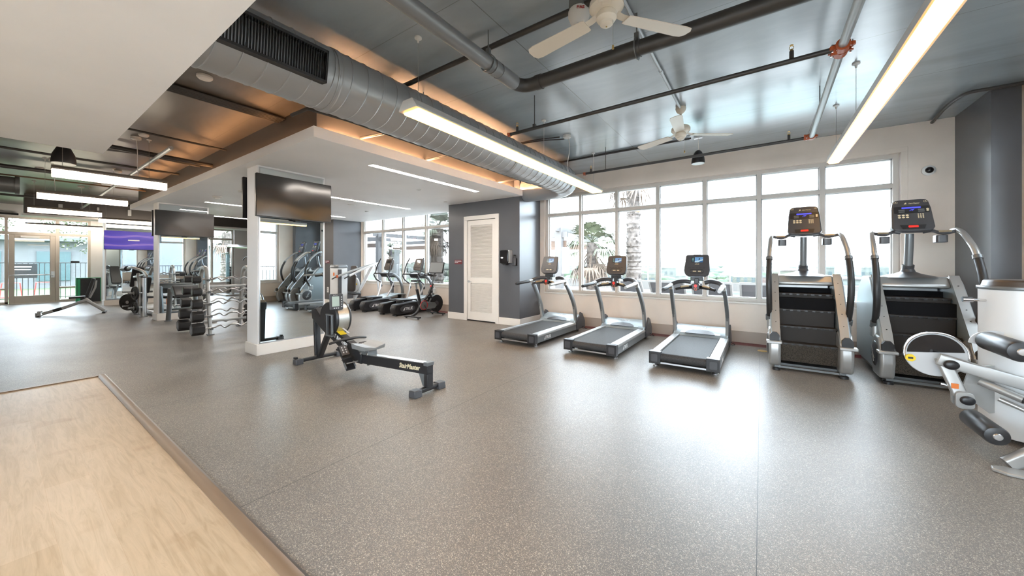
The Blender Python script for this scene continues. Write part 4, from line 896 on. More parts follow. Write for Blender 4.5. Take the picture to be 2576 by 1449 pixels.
# ================================================================ LEG MACHINE at the right edge
def leg_machine():
    t = thing('leg_machine', 'silver leg curl machine with padded rollers cut off by the right edge', 'weight machine', (1.40,4.10,0))
    def L(x,y,z): return (x-1.40, y-4.10, z)
    # weight stack tower
    pl = rrect(.62,.46,.20,9,.41,.57)
    b = new('white_metal'); b.prism(pl, 'z', .04, 1.20); b.build('tower_shroud', None, t, bevel=.006)
    b = new('leather_brown'); cpl = [(.41+(x-.41)*.97, .57+(y-.57)*.97) for x, y in pl]; b.prism(cpl, 'z', 1.20, 1.27, sc1=.94); tc_ = b.build('tower_cap', None, t, bevel=.015)
    b = new('mgrey'); b.sweep([(x,y,1.205) for x,y in pl], rrect(.02,.03,.006,2), closed=True); b.build('cap_rim', None, tc_)
    new('orange_sticker').box(.32,.52,.337,.3395,.86,.97).build('warning_sticker', None, t); new('lightgrey').box(.32,.52,.3365,.339,.97,.995).build('sticker_heading', None, t)
    b = new('chrome'); b.cyl((.10,.50,1.10),(.02,.48,1.105),.012,10); b.lathe([(0,-.03),(.022,-.03),(.022,.025),(0,.025)], (.0,.475,1.105), 'x', 12); b.build('adjuster_knob', None, t)
    new('black').box(.72,.80,.40,.70,.0,1.30).build('weight_guide', None, t)
    b = new('black')
    for k in range(14): b.box(.30,.60,.80,.86,.12+k*.05,.165+k*.05)
    b.build('weight_stack', None, t)
    # base frame
    b = new('silver'); b.sweep([(-.02,-.16,.03),(.30,-.10,.30),(.75,-.02,.62)], rrect(.06,.09,.02,3)); b.build('front_frame', None, t)
    b = new('silver'); b.prism([(-.12,-.26),(-.07,-.30),(.30,-.32),(.30,-.20),(-.05,-.18),(-.11,-.21)], 'z', 0, .022); b.build('foot_plate', None, t, bevel=.006)
    b = new('silver'); b.sweep([(.42,.5,.05),(.90,.2,.05),(.92,-.5,.05)], rrect(.06,.08,.015,3)); b.build('base_frame', None, t); new('silver').sweep([(.75,-.02,.62),(.80,-.02,.05)], rrect(.06,.08,.015,3)).build('upright', None, t)
    # main swing beam from pivot going right
    b = new('silver'); b.sweep([(-.205,.33,.615),(.10,.30,.53),(.58,.26,.40),(.92,.2,.31)], rrect(.045,.095,.012,3), up=(0,0,1)); b.build('lever_beam', None, t, bevel=.003)
    b = new('black'); b.ball((-.145,.280,.585),(.045,.02,.038),16,10); b.build('pivot_cap', None, t)
    # cam disc with black insert and yellow pins
    cc = (-.195,.42,.635)
    b = new('lightgrey'); b.lathe([(0,0),(.18,0),(.185,.008),(.18,.02),(0,.02)], cc, 'y', 48); cam_ = b.build('cam_disc', None, t)
    b = new('black_gloss'); b.prism([(cc[0]+.166*math.cos(a), cc[2]+.166*math.sin(a)) for a in [math.radians(12+k*168/20) for k in range(21)]], 'y', cc[1]-.004, cc[1]); b.build('cam_window', None, cam_)
    b = new('chrome'); b.sweep([(cc[0]+.184*math.cos(a), cc[1]-.004, cc[2]+.184*math.sin(a)) for a in [math.radians(-10+k*200/24) for k in range(25)]], rrect(.014,.028,.004,2), up=(0,1,0)); b.build('cam_rim', None, cam_)
    for (x,z) in ((-.150,-.045),): 
        b = new('yellow'); b.prism(circ(.032,8,cc[0]+x,cc[2]+z,a0=22,a1=382),'y',cc[1]-.03,cc[1]-.012); b.use('black'); b.box(cc[0]+x-.015,cc[0]+x+.015,cc[1]-.033,cc[1]-.03,cc[2]+z-.008,cc[2]+z+.008); b.build('selector_pin', None, cam_)
    b = new('silver'); b.prism([(.0,.55),(.16,.60),(.36,.30),(.10,.20),(-.05,.34)],'y',.44,.46); b.build('rear_plate', None, t)
    c2 = (.12,.40,.76); b = new('lightgrey'); b.prism([(c2[0]+.14*math.cos(a), c2[2]+.11*math.sin(a)) for a in [math.radians(-20+k*200/16) for k in range(17)]],'y',c2[1],c2[1]+.015); b.build('range_plate', None, t, bevel=.003)
    b = new('yellow'); b.prism(circ(.032,8,.145,.80,a0=22,a1=382),'y',.36,.38); b.use('chrome'); b.cyl((.12,.39,.80),(.06,.39,.815),.012,8); b.build('selector_pin', None, t)
    # lower leg with knee joint and roller
    b = new('silver'); b.sweep([(-.175,.36,.62),(-.085,.33,.34)], rrect(.085,.055,.015,3), up=(0,1,0)); b.build('shin_lever', None, t, bevel=.003)
    new('orange_sticker').box(-.14,-.10,.302,.3045,.395,.435).build('warning_sticker', None, t)
    b = new('silver'); b.prism(rrect(.10,.13,.03,4,-.075,.315),'y',.27,.30); b.prism(rrect(.10,.13,.03,4,-.075,.315),'y',.35,.38); b.build('knee_fork', None, t, bevel=.003)
    b = new('black'); b.ball((-.065,.265,.32),(.042,.016,.036),16,10); b.build('knee_cap', None, t)
    b = new('chrome'); b.cyl((-.10,.35,.39),(-.19,.34,.41),.012,8); b.build('lever_knob', None, t)
    def roller(x, z, y0, y1, r):
        g = new('alu'); g.cyl((x,y1,z),(x,y1+.05,z),.016,10); a = g.build('roller_axle', None, t)
        b = new('leather'); b.lathe([(0,y0-.004),(r*.55,y0-.004),(r*.9,y0+.004),(r,y0+.022),(r,y1-.012),(r*.9,y1),(0,y1)], (x,0,z), 'y', 32); p = b.build('foam_roller', None, t)
        b = new('alu'); b.lathe([(0,y0-.014),(r*.30,y0-.013),(r*.36,y0-.006),(0,y0-.004)], (x,0,z), 'y', 24); b.build('roller_end_cap', None, p)
    roller(-.055,.20,-.14,.24,.066); roller(.075,.79,-.07,.38,.072); 
    # hand grips
    b = new('silver'); b.tube([(.02,.34,.47),(.20,.22,.39)],.030,14); b.build('grip_tube', None, t)
    b = new('rubberb'); b.tube(catmull([(.19,.225,.395),(.26,.18,.375),(.42,.12,.335),(.60,.06,.30)],5),.030,14); b.build('grip_handle', None, t)
    b = new('silver'); b.tube([(.10,.30,.36),(.30,.20,.27)],.018,12); b.build('grip_tube', None, t)
    b = new('rubberb'); b.tube([(.30,.20,.27),(.60,.08,.17)],.022,12); b.build('grip_handle', None, t)
    # seat and back pad, mostly outside the frame
    new('leather').prism(rrect(.46,.42,.06,4,.78,-.40),'z',.50,.57).build('seat_pad', None, t, bevel=.02)
    b = new('silver'); b.sweep([(.86,-.30,.05),(.86,-.32,.50)], rrect(.08,.06,.015,3)); b.build('seat_post', None, t)
    return t
leg_machine()
# ================================================================ ELLIPTICAL TRAINERS (user faces +y)
def elliptical(label, loc):
    t = thing('elliptical_trainer', label, 'elliptical trainer', loc, 0, 'elliptical trainers by the left window')
    for s in (-1,1):
        x0, x1 = sorted((s*.17, s*.37))
        hull = [(.0,.06),(.10,.02),(.75,.03),(.95,.10),(1.05,.26),(.90,.36),(.55,.36),(.30,.33),(.03,.31),(-.03,.20)]
        b = new('black'); b.prism(hull,'x',x0,x1); h = b.build('rear_hull', None, t, bevel=.035, seg=3)
        b = new('dgrey'); pts = circ(.25,28,.42,.175,ry=.105); b.prism(pts,'x',*sorted((s*.37,s*.376))); b.build('oval_badge', None, h)
        if s > 0: true_logo(h, axes_matrix((.3775,.42,.172),(0,1,0),(0,0,1)), .105)
        b = new('black'); b.box(*sorted((s*.06,s*.24)),.25,.72,.37,.41); b.build('foot_pedal', None, t, bevel=.015)
        b = new('silver'); b.sweep([(s*.14,.45,.33),(s*.16,1.02,.34),(s*.17,1.30,.36)], rrect(.05,.08,.015,3)); b.build('pedal_arm', None, t)
        # arch uprights
        b = new('mgrey'); b.sweep(catmull([(s*.24,1.42,.16),(s*.25,1.44,.55),(s*.24,1.36,.85),(s*.21,1.20,1.02),(s*.15,1.02,1.08)],6), rrect(.085,.05,.02,3), up=(1,0,0)); b.build('arch_frame', None, t)
        # moving handlebars
        b = new('rubberb'); b.tube(catmull([(s*.33,.80,1.06),(s*.34,.88,1.15),(s*.33,.92,1.32),(s*.31,1.02,1.52),(s*.30,1.04,1.56)],6), .018, 10); hb = b.build('arm_lever', None, t)
        b = new('dgrey'); b.tube(catmull([(s*.33,.80,1.06),(s*.33,.88,.92),(s*.31,1.05,.80)],5), .020, 10); b.use('alu'); b.tube([(s*.31,1.05,.80),(s*.28,1.0,.62),(s*.22,.86,.36)],.024,10); b.use('black'); b.ball((s*.30,1.05,.70),(.035,.035,.05),12,8); b.build('link_rod', None, hb)
        b = new('dgrey'); b.tube([(s*.05,1.05,1.09),(s*.32,.82,1.09)],.022,10); b.build('fixed_handle', None, t)
        b = new('black'); b.box(*sorted((s*.20,s*.36)),.05,.11,.0,.03); b.build('levelling_foot', None, t)
    b = new('black'); b.prism([(.85,.04),(1.65,.04),(1.68,.22),(1.50,.42),(1.28,.46),(.95,.32)], 'x', -.17, .17); b.build('front_hull', None, t, bevel=.03)
    b = new('silverblue'); b.prism([(.70,.36),(.98,.34),(1.25,.42),(1.55,.40),(1.55,.43),(1.25,.46),(.92,.40)], 'x', -.30, .30); b.build('step_cover', None, t, bevel=.01)
    b = new('black'); b.prism([(.98,.98),(1.26,.96),(1.30,1.06),(1.10,1.13),(.90,1.10)], 'x', -.20, .20); b.build('console_tray', None, t, bevel=.02)
    cm = Matrix.Translation((0,1.12,1.36)) @ Matrix.Rotation(math.radians(72), 4, 'X')
    outl = [(-.165,.16),(-.14,.185),(-.05,.19),(.05,.19),(.14,.185),(.165,.16),(.18,-.10),(.14,-.175),(-.14,-.175),(-.18,-.10)]
    c = new('leather_brown').prism(outl,'z',-.04,.03,mtx=cm).build('console', None, t, bevel=.012)
    new('screen_off').prism(rrect(.16,.10,.004,2,0,.09),'z',.03,.032,mtx=cm).build('console_screen', None, c); text('lettering','TRUE',.02,'gold',c,cm @ Matrix.Translation((0,.015,.031)))
    b = new('black'); b.sweep([cm @ Vector((x,y,.031)) for x,y in rrect(.18,.05,.02,3,0,-.10)], circ(.004,5), closed=True); b.build('button_row', None, c)
    return t
e1 = elliptical('elliptical trainer farther from the closet, nearest the chest press machine', (-9.70,6.02,0))
dup(e1, (-8.30,6.02,0), None, 'elliptical trainer nearest the black exercise bike')
# ================================================================ SPIN BIKE
def bike():
    t = thing('exercise_bike', 'black exercise bike with a large tilted screen beside the closet', 'exercise bike', (-7.28,6.50,0))
    for (y, a, nm) in ((-.45,.30,'rear_stabiliser'),(.42,.27,'front_stabiliser')):
        b = new('black'); b.sweep([(-a,y,.05),(a,y,.05)], rrect(.05,.035,.01,3)); f = b.build(nm, None, t)
        for s in (-1,1): new('dgrey').cyl((s*a*.75,y,0),(s*a*.75,y,.035),.022,12).build('levelling_foot', None, f)
    b = new('black'); b.sweep(catmull([(0,-.45,.06),(0,-.28,.16),(0,-.20,.34),(0,-.26,.60),(0,-.30,.74)],5), rrect(.07,.06,.02,3)); b.build('seat_tube', None, t)
    b = new('black'); b.sweep([(0,.42,.06),(0,.28,.34),(0,.12,.62),(0,.24,.86)], rrect(.065,.055,.02,3)); b.build('front_fork', None, t)
    b = new('black'); b.sweep([(0,-.18,.34),(0,.20,.66)], rrect(.07,.05,.02,3)); b.build('down_tube', None, t)
    b = new('mgrey'); b.prism([(-.28,.30),(-.18,.42),(.25,.36),(.32,.28),(.25,.20),(-.20,.20)], 'x', .045, .085); b.build('chain_guard', None, t, bevel=.012)
    b = new('black'); b.lathe([(.06,-.03),(.23,-.03),(.235,0),(.23,.03),(.06,.03)], (0,.36,.32), 'x', 36); b.build('flywheel', None, t)
    b = new('dgrey'); b.lathe([(0,-.04),(.07,-.035),(.07,.035),(0,.04)], (0,.36,.32), 'x', 20); b.build('wheel_hub', None, t)
    b = new('redpaint'); b.sweep([(.092,-.14+.115*math.cos(a),.32+.115*math.sin(a)) for a in [2*PI*k/28 for k in range(28)]], circ(.010,8), closed=True); b.build('chain_ring', None, t)
    for s, a in ((1,-60),(-1,120)):
        y, z = -.14+.17*math.cos(math.radians(a)), .32+.17*math.sin(math.radians(a)); b = new('dgrey'); b.sweep([(s*.11,-.14,.32),(s*.12,y,z)], rrect(.025,.02,.005,2)); c = b.build('crank_arm', None, t)
        new('black').box(*sorted((s*.13,s*.22)),y-.045,y+.045,z-.018,z+.012).build('pedal', None, c, bevel=.006)
    b = new('mgrey'); b.cyl((0,-.30,.70),(0,-.325,.90),.022,12); b.cyl((0,-.37,.90),(0,-.24,.90),.018,10); b.build('seat_post', None, t)
    b = new('black'); b.prism([(-.075,-.45),(.075,-.45),(.08,-.38),(.03,-.28),(.018,-.17),(-.018,-.17),(-.03,-.28),(-.08,-.38)], 'z', .93, .98); b.build('saddle', None, t, bevel=.018, seg=3)
    b = new('mgrey'); b.cyl((0,.22,.82),(0,.25,1.06),.022,12); b.build('handlebar_post', None, t)
    b = new('rubberb'); b.tube(catmull([(-.05,.26,1.09),(-.18,.20,1.08),(-.20,-.02,1.08),(-.19,-.10,1.16)],5),.016,10); b.tube(catmull([(.05,.26,1.09),(.18,.20,1.08),(.20,-.02,1.08),(.19,-.10,1.16)],5),.016,10); b.tube(catmull([(-.15,.12,1.09),(-.08,.02,1.12),(.08,.02,1.12),(.15,.12,1.09)],5),.014,10); b.cyl((-.18,.2,1.08),(.18,.2,1.08),.016,10); b.build('handlebar', None, t)
    b = new('red_plastic_glow'); b.lathe([(0,0),(.02,.005),(.024,.03),(0,.04)], (0,.17,.78), 'z', 14); b.build('resistance_knob', None, t)
    cm = Matrix.Translation((.02,.36,1.29)) @ Matrix.Rotation(math.radians(75), 4, 'X')
    b = new('black'); b.prism(rrect(.52,.31,.012,3),'z',-.02,.008,mtx=cm); c = b.build('screen_housing', None, t)
    new('mgrey').prism(rrect(.49,.275,.004,2,0,.004),'z',.008,.0095,mtx=cm).build('display', None, c)
    b = new('black'); b.cyl((0,.25,1.05),(0,.38,1.20),.02,10); b.build('screen_arm', None, t)
    b = new('white_plastic'); b.lathe([(0,0),(.033,.0),(.035,.12),(.012,.15),(0,.16)], (0,.30,.60), 'z', 14); b.build('bottle', None, t)
    return t
bike()
# ================================================================ CHEST PRESS
def chest_press():
    t = thing('chest_press_machine', 'white chest press machine with tilted pads beside the grey wall', 'weight machine', (-11.1,6.05,0))
    pl = [(x+.27,y) for x,y in [(-.30,.0),(-.26,-.06),(-.10,-.10),(.06,-.06),(.12,.0),(.12,.30),(-.30,.30)]]
    b = new('white_metal'); b.prism(pl,'z',.0,1.26); b.build('tower_shroud', None, t, bevel=.02)
    b = new('mgrey'); b.prism([(.20+(x-.20)*1.08,y*1.06) for x,y in pl],'z',1.26,1.36,sc1=.9); c = b.build('tower_cap', None, t, bevel=.02)
    text('lettering','BRAVO',.07,'whitetext',c,axes_matrix((.235,-.109,1.305),(1,0,0),(0,0,1)))
    new('dgrey').box(.39,.47,-.02,.06,.05,1.22).build('weight_guide', None, t)
    new('orange_sticker').box(.24,.32,-.085,-.082,1.02,1.12).build('warning_sticker', None, t)
    new('white_metal').sweep([(-.14,.75,.05),(.20,.95,.72),(.46,1.15,1.36)], rrect(.07,.09,.015,3)).build('diagonal_frame', None, t)
    new('white_metal').sweep([(.60,1.15,1.40),(.72,1.25,.0)], rrect(.05,.06,.015,3)).build('rear_post', None, t)
    new('silver').sweep([(.63,1.15,1.42),(.61,.40,1.20),(.58,-.14,1.01)], rrect(.05,.06,.015,3)).build('press_arm', None, t)
    new('orange').cbox((.58,-.15,1.01),(.055,.05,.085)).build('arm_end_cap', None, t)
    new('white_metal').sweep([(.76,1.15,1.42),(.72,.60,1.22),(.66,.20,1.02)], rrect(.05,.06,.015,3)).build('press_arm', None, t)
    for p in ((.58,-.17,1.0),(.66,.18,1.01)): new('rubberb').cyl((p[0]-.01,p[1],p[2]),(p[0]-.04,p[1]-.12,p[2]-.07),.018,10).build('grip_handle', None, t)
    pm = axes_matrix((.30,.50,.78),(.80,.6,0),(.10,.02,.99))
    new('leather_brown').prism(rrect(.25,.56,.07,5),'z',-.035,.035,mtx=pm).build('back_pad', None, t, bevel=.015)
    pm = axes_matrix((.22,.62,1.22),(.80,.6,0),(.10,.02,.99))
    new('leather_brown').prism(rrect(.20,.22,.05,5),'z',-.03,.03,mtx=pm).build('head_pad', None, t, bevel=.015)
    new('lightgrey').lathe([(0,-.02),(.24,-.02),(.24,.02),(0,.02)], (.0,.80,.70), 'y', 32).build('cam_disc', None, t)
    new('yellow').ball((.12,.76,.72),(.03,.03,.03),10,6).build('selector_pin', None, t)
    new('white_metal').sweep([(.15,.30,.05),(.15,1.2,.05),(.6,1.25,.05)], rrect(.07,.07,.015,3)).build('base_frame', None, t)
    new('leather').prism(rrect(.34,.30,.06,4,.52,.45),'z',.42,.48).build('seat_pad', None, t, bevel=.02)
    new('white_metal').sweep([(.50,.47,.0),(.50,.47,.42)], rrect(.06,.06,.015,3)).build('seat_post', None, t)
    return t
chest_press()
# ================================================================ BARBELL RACK WITH CURL BARS
def hexpoly(r): return [(r*math.cos(math.radians(30+60*k)), r*math.sin(math.radians(30+60*k))) for k in range(6)]
RX, RY = -9.26, 2.78
def rack():
    t = thing('barbell_rack', 'silver A-frame rack holding curl barbells between the mirror columns', 'barbell rack', (RX,RY,0))
    for y in (-.36,.36):
        pts = catmull([(-.46,y,.02),(-.36,y,.45),(-.19,y,1.08),(-.13,y,1.24),(0,y,1.325),(.13,y,1.24),(.19,y,1.08),(.36,y,.45),(.46,y,.02)],5) if False else [(-.38,y,.0),(-.19,y,1.12)]+[(-.17*math.cos(a), y, 1.16+.16*math.sin(a)) for a in [math.radians(k) for k in range(15,166,15)]]+[(.19,y,1.12),(.38,y,.0)]
        new('silver').sweep(pts, rrect(.075,.055,.012,3), up=(0,1,0)).build('upright', None, t)
        for s in (-1,1): new('mgrey').box(s*.38-.05,s*.38+.05,y-.05,y+.05,0,.018).build('foot_plate', None, t)
        for s in (-1,1):
            for k in range(5):
                z = 1.085-.235*k; x = s*(.235+.045*k+.02)
                b = new('mgrey'); b.box(x-.05*1,x+.05,y-.018,y+.018,z-.035,z-.022); b.box(x+s*.045-.004,x+s*.045+.004,y-.018,y+.018,z-.03,z+.012); b.build('bar_hook', None, t)
    for z, x in ((.93,0),(.22,0)): new('silver').sweep([(x,-.36,z),(x,.36,z)], rrect(.04,.05,.01,2)).build('cross_brace', None, t)
    for y in (-.36,.36): new('silver').sweep([(-.28,y,.62),(.28,y,.62)], rrect(.04,.04,.01,2)).build('cross_brace', None, t)
    return t
rack()
wgt = ['lightest','second lightest','middle weight','second heaviest','heaviest']; tier = ['top','second','third','fourth','bottom']
def barbell(s, k):
    z = 1.085-.235*k; x = RX+s*(.255+.045*k); r = .072+.012*k; hl = .13+.015*k
    t = thing('curl_barbell', 'black hex curl barbell on the %s tier, %s side of the rack' % (tier[k], 'window' if s > 0 else 'far left'), 'barbell', (x,RY,z), 0, 'curl barbells on the A-frame rack')
    L = .475
    pts = [(0,-L,0),(0,-.36,0),(0,-.30,.002),(0,-.22,.035),(0,-.14,-.022),(0,-.05,.028),(0,.05,.028),(0,.14,-.022),(0,.22,.035),(0,.30,.002),(0,.36,0),(0,L,0)]
    pts = [(s*(.010+.25*p[2]) if abs(p[1])<.3 else 0, p[1], p[2]) for p in pts]
    new('steel').tube(catmull(pts,3),.0135,8).build('bar', None, t)
    for q in (-1,1):
        b = new('rubberb'); b.prism(hexpoly(r),'y',*sorted((q*L,q*(L+hl)))); w_ = b.build('hex_weight', None, t, bevel=.012, angle=25)
        new('dgrey').prism(circ(r*.55,20),'y',*sorted((q*(L+hl),q*(L+hl+.003)))).build('end_disc', None, w_)
for k in range(5):
    for s in (1,-1): barbell(s,k)
# ================================================================ PREACHER CURL BENCH
t = thing('preacher_bench', 'grey preacher curl bench with a long black pad beside the middle column', 'bench', (-11.45,2.75,0))
for y in (-.34,.34):
    b = new('mgrey'); b.tube([(-.38,y,.02),(-.27,y,.45),(-.19,y,.80)],.048,16); b.build('support_post', None, t)
    new('mgrey').lathe([(.075,0),(.075,.015),(.05,.02)],(-.385,y,0),'z',20).build('foot_plate', None, t)
    b = new('mgrey'); b.tube([(-.22,y,.76),(-.08,y*.9,.80)],.03,12); b.build('pad_bracket', None, t)
new('orange_sticker').box(-.31,-.255,-.39,-.386,.42,.56).build('warning_sticker', None, t)
new('leather').prism([(-.12,.74),(-.06,.86),(.02,.89),(.12,.84),(.30,.66),(.30,.60),(.02,.70)],'y',-.36,.36).build('arm_pad', None, t, bevel=.02)
new('leather').prism(rrect(.30,.30,.06,4,.62,0),'z',.46,.52).build('seat_pad', None, t, bevel=.018)
new('mgrey').sweep([(.62,0,.05),(.62,0,.46)], rrect(.07,.07,.015,3)).build('seat_post', None, t); new('mgrey').sweep([(-.30,0,.09),(.72,0,.06)], rrect(.08,.08,.015,3)).build('base_frame', None, t); new('mgrey').sweep([(-.33,-.34,.22),(-.33,.34,.22)], rrect(.05,.05,.01,3)).build('cross_bar', None, t)
b = new('mgrey'); b.sweep([(.70,-.30,.035),(.70,.30,.035)], rrect(.06,.06,.015,3)); b.build('rear_foot', None, t)
# ================================================================ PLATE LOADED MACHINE
t = thing('plate_press_machine', 'silver plate-loaded press machine left of the middle column', 'weight machine', (-13.75,2.45,0))
for x, y, h in ((.41,-.21,1.02),(-.33,-.20,.92)):
    b = new('alu'); b.cyl((x,y,0),(x,y,h),.062,24); b.use('mgrey'); b.cyl((x,y,h),(x,y,h+.01),.064,24); b.build('storage_post', None, t)
    new('mgrey').lathe([(.08,0),(.08,.012),(.06,.015)],(x,y,0),'z',20).build('foot_ring', None, t)
    for z in (.64,.26):
        b = new('steel'); b.cyl((x+.05,y-.04,z),(x+.10,y-.30,z),.024,12); b.build('plate_peg', None, t)
for s in (-1,1):
    b = new('silver'); b.sweep(catmull([(-.60,s*.25-.1,1.26),(.0,s*.25-.12,1.30),(.55,s*.25,1.20),(1.0,s*.25,1.08)],5), rrect(.05,.06,.015,3)); b.build('press_arm', None, t)
    new('leather').tube([(-.60,s*.25-.1,1.26),(-.84,s*.25-.14,1.25)],.075,16).build('shoulder_roller', None, t)
    b = new('silver'); b.sweep([(-.15,s*.22,1.12),(.10,s*.22,.72),(.06,s*.22,.05)], rrect(.07,.09,.02,3)); b.build('side_frame', None, t)
    b = new('silver'); b.sweep([(-.75,s*.2,1.02),(-.1,s*.2,1.06),(.5,s*.2,1.12)], rrect(.05,.05,.015,3)); b.build('upper_arm', None, t)
new('silver').sweep([(-.12,0,1.10),(.20,0,1.30)], rrect(.06,.06,.015,3)).build('top_strut', None, t); new('silver').sweep([(-.6,0,.06),(.8,0,.06)], rrect(.08,.08,.02,3)).build('base_frame', None, t)
pm = axes_matrix((-.75,0,.78),(0,1,0),(.55,0,.83)); new('leather').prism(rrect(.26,.55,.05,4),'z',-.03,.03,mtx=pm).build('back_pad', None, t, bevel=.015)
new('leather').prism(rrect(.55,.30,.05,4,-.72,0),'z',.42,.48).build('seat_pad', None, t, bevel=.015)
b = new('silver'); b.sweep([(-.6,0,.06),(-.72,0,.42)], rrect(.06,.06,.015,3)); b.build('seat_post', None, t)
def plate(x, y, z, r, label, ax=(.19,-.98,0)):
    p = thing('weight_plate', label, 'weight plate', (x,y,z), math.atan2(ax[1],ax[0])+PI/2, 'black weight plates on the press machine')
    b = new('black'); b.lathe([(.028,-.022),(.05,-.024),(.055,-.012),(r*.80,-.010),(r*.84,-.022),(r*.97,-.022),(r,-.012),(r,.012),(r*.97,.022),(.028,.022)], (0,0,0), 'y', 40); q = b.build('disc', None, p)
    for a in (90,210,330):
        aa = math.radians(a); new('rubberb').sweep([(r*.55*math.cos(aa+d),-.013,r*.55*math.sin(aa+d)) for d in (-.45,-.2,0,.2,.45)], rrect(.035,.012,.004,2)).build('grip_recess', None, q)
    new('steel').lathe([(.026,-.03),(.04,-.03),(.04,-.02),(.026,-.02)], (0,0,0), 'y', 24).build('centre_ring', None, q)
plate(-13.75+.41+.085, 2.45-.21-.17, .64, .175, 'black weight plate on the upper peg of the chrome post by the middle column')
plate(-13.75+.41+.085, 2.45-.21-.17, .26, .150, 'smaller black weight plate on the lower peg of the chrome post by the middle column')
plate(-13.75-.33+.07, 2.45-.20-.19, .36, .225, 'large black weight plate low on the farther chrome post, front of the two', (.6,-.8,0))
plate(-13.75-.62, 2.30, .38, .225, 'large black weight plate seen edge-on behind the farther chrome post', (.75,-.66,0))
b = thing('weight_plate','black weight plate farthest left, leaning by the incline bench','weight plate',(-14.85,2.35,.215),.9)
q = new('black').lathe([(.028,-.02),(.2,-.02),(.215,0),(.2,.02),(.028,.02)],axis='y',n=36).build('disc',None,b)
# ================================================================ CABLE MACHINE far behind
t = thing('cable_machine', 'pale lat pulldown cable machine far behind between the two columns', 'weight machine', (-19.0,6.0,0))
b = new('silver'); b.sweep([(-.75,0,0),(-.75,0,2.05),(-.60,0,2.18),(.9,.1,2.12),(2.6,.3,2.02)], rrect(.12,.14,.03,3)); b.build('main_frame', None, t)
b = new('silver'); b.sweep([(-.15,0,0),(-.15,0,2.12)], rrect(.09,.12,.02,3)); b.build('guide_post', None, t)
b = new('black')
for k in range(16): b.box(-.62,-.28,-.08,.08,.15+k*.07,.21+k*.07)
b.build('weight_stack', None, t)
b = new('glass'); b.box(-.66,-.22,-.10,-.09,.1,1.9); b.build('stack_shield', None, t)
b = new('black'); b.tube(catmull([(-1.15,-.1,1.86),(-.9,-.1,1.84),(-.3,-.1,1.90)],4),.02,8); b.build('pull_bar', None, t)
b = new('rubberb'); b.tube(catmull([(.7,.1,1.55),(1.0,.1,1.68),(1.6,.15,1.68),(1.9,.15,1.55)],4),.018,8); b.use('steel'); b.cyl((1.3,.12,1.68),(1.3,.12,2.05),.006,6); b.build('lat_bar', None, t)
b = new('silver'); b.box(-1.0,.2,-.35,.35,.0,.06); b.build('base_frame', None, t, bevel=.01)
# ================================================================ INCLINE BENCH by the glass door
t = thing('incline_bench', 'silver incline bench with black pads standing before the glass door', 'bench', (-15.6,1.20,0))
u = Vector((.19,.98,0)).normalized()
def B(a, z, o=0): return (u.x*a-u.y*o*-1*0+o*u.y, u.y*a-o*u.x, z)
b = new('silver'); b.sweep([B(-.48,.06),B(-.10,.20),B(.28,.38)], rrect(.06,.08,.015,3)); b.use('black'); b.sweep([B(-.30,.125),B(-.15,.18)], rrect(.063,.083,.015,3)); b.build('base_frame', None, t)
b = new('silver'); b.sweep([B(.26,.42),B(.36,.30),B(.62,.05)], rrect(.06,.08,.015,3)); b.build('rear_leg', None, t)
b = new('silver'); b.prism(rrect(.14,.09,.03,3,u.x*-.55,u.y*-.55),'z',0,.10); b.build('front_foot', None, t, bevel=.01)
b = new('black'); b.sweep([B(.62,.02,-.28),B(.62,.02,.28)], rrect(.06,.035,.01,2)); b.sweep([B(-.52,.015,-.2),B(-.52,.015,.2)], rrect(.05,.025,.01,2)); b.build('floor_bar', None, t)
b = new('silver'); b.cyl(B(-.52,.12,-.12),B(-.52,.12,.12),.03,12); b.build('transport_roller', None, t)
b = new('leather'); b.sweep([B(-.02,.46),B(.26,.47)], rrect(.26,.055,.015,3), up=(0,0,1)); b.build('seat_pad', None, t, bevel=.01)
b = new('leather'); b.sweep([B(.30,.50),B(.42,.98)], rrect(.28,.06,.02,3), up=tuple(-u)); b.build('back_pad', None, t, bevel=.01)
b = new('silver'); b.sweep([B(.34,.44),B(.44,.72),B(.46,.92)], rrect(.05,.05,.015,3)); b.build('back_support', None, t)
# second bench seen further back
t = thing('adjustable_bench', 'silver bench with tilted back rest behind the incline bench', 'bench', (-15.75,2.55,0))
b = new('silver'); b.sweep([(-.65,0,.08),(-.2,.05,.42),(.5,.1,.46)], rrect(.06,.07,.015,3)); b.sweep([(-.45,0,.25),(-.6,.1,.75)], rrect(.05,.05,.015,3)); b.build('frame', None, t)
pm = axes_matrix((-.45,.02,.98),(0,1,0),(.62,0,.78)); new('leather').prism(rrect(.26,.80,.05,4),'z',-.03,.03,mtx=pm).build('back_pad', None, t, bevel=.015)
new('leather').sweep([(-.2,.06,.52),(.35,.1,.54)], rrect(.28,.055,.015,3), up=(0,0,1)).build('seat_pad', None, t)
b = new('silver'); b.cyl((-.65,-.25,.03),(-.65,.25,.03),.03,10); b.cyl((.5,-.2,.03),(.5,.3,.03),.03,10); b.sweep([(.5,.05,.03),(.5,.1,.46)], rrect(.05,.05,.01,2)); b.build('foot_tube', None, t)
# sign boards, cubby with bright green edge
t = thing('notice_stand', 'black framed stand with green edge beside the glass wall', 'stand', (-20.3,1.98,0))
new('black').box(-.05,.05,-.28,.28,.0,.86).build('panel',None,t); m=M['green']=mat('bright_green_edge',(.02,.42,.16),.4)
b = new('green'); b.box(-.08,.055,-.30,-.28,0,.88).box(-.08,.055,.28,.30,0,.88).box(-.08,.055,-.28,.28,.86,.88).box(.051,.054,-.27,-.20,.05,.84); b.build('frame', None, t)
t = tag(new('black').box(XL-.068,XL-.060,1.62,1.83,1.42,1.49).build('door_notice'), 'small black notice stuck on the glass right of the door', 'notice')
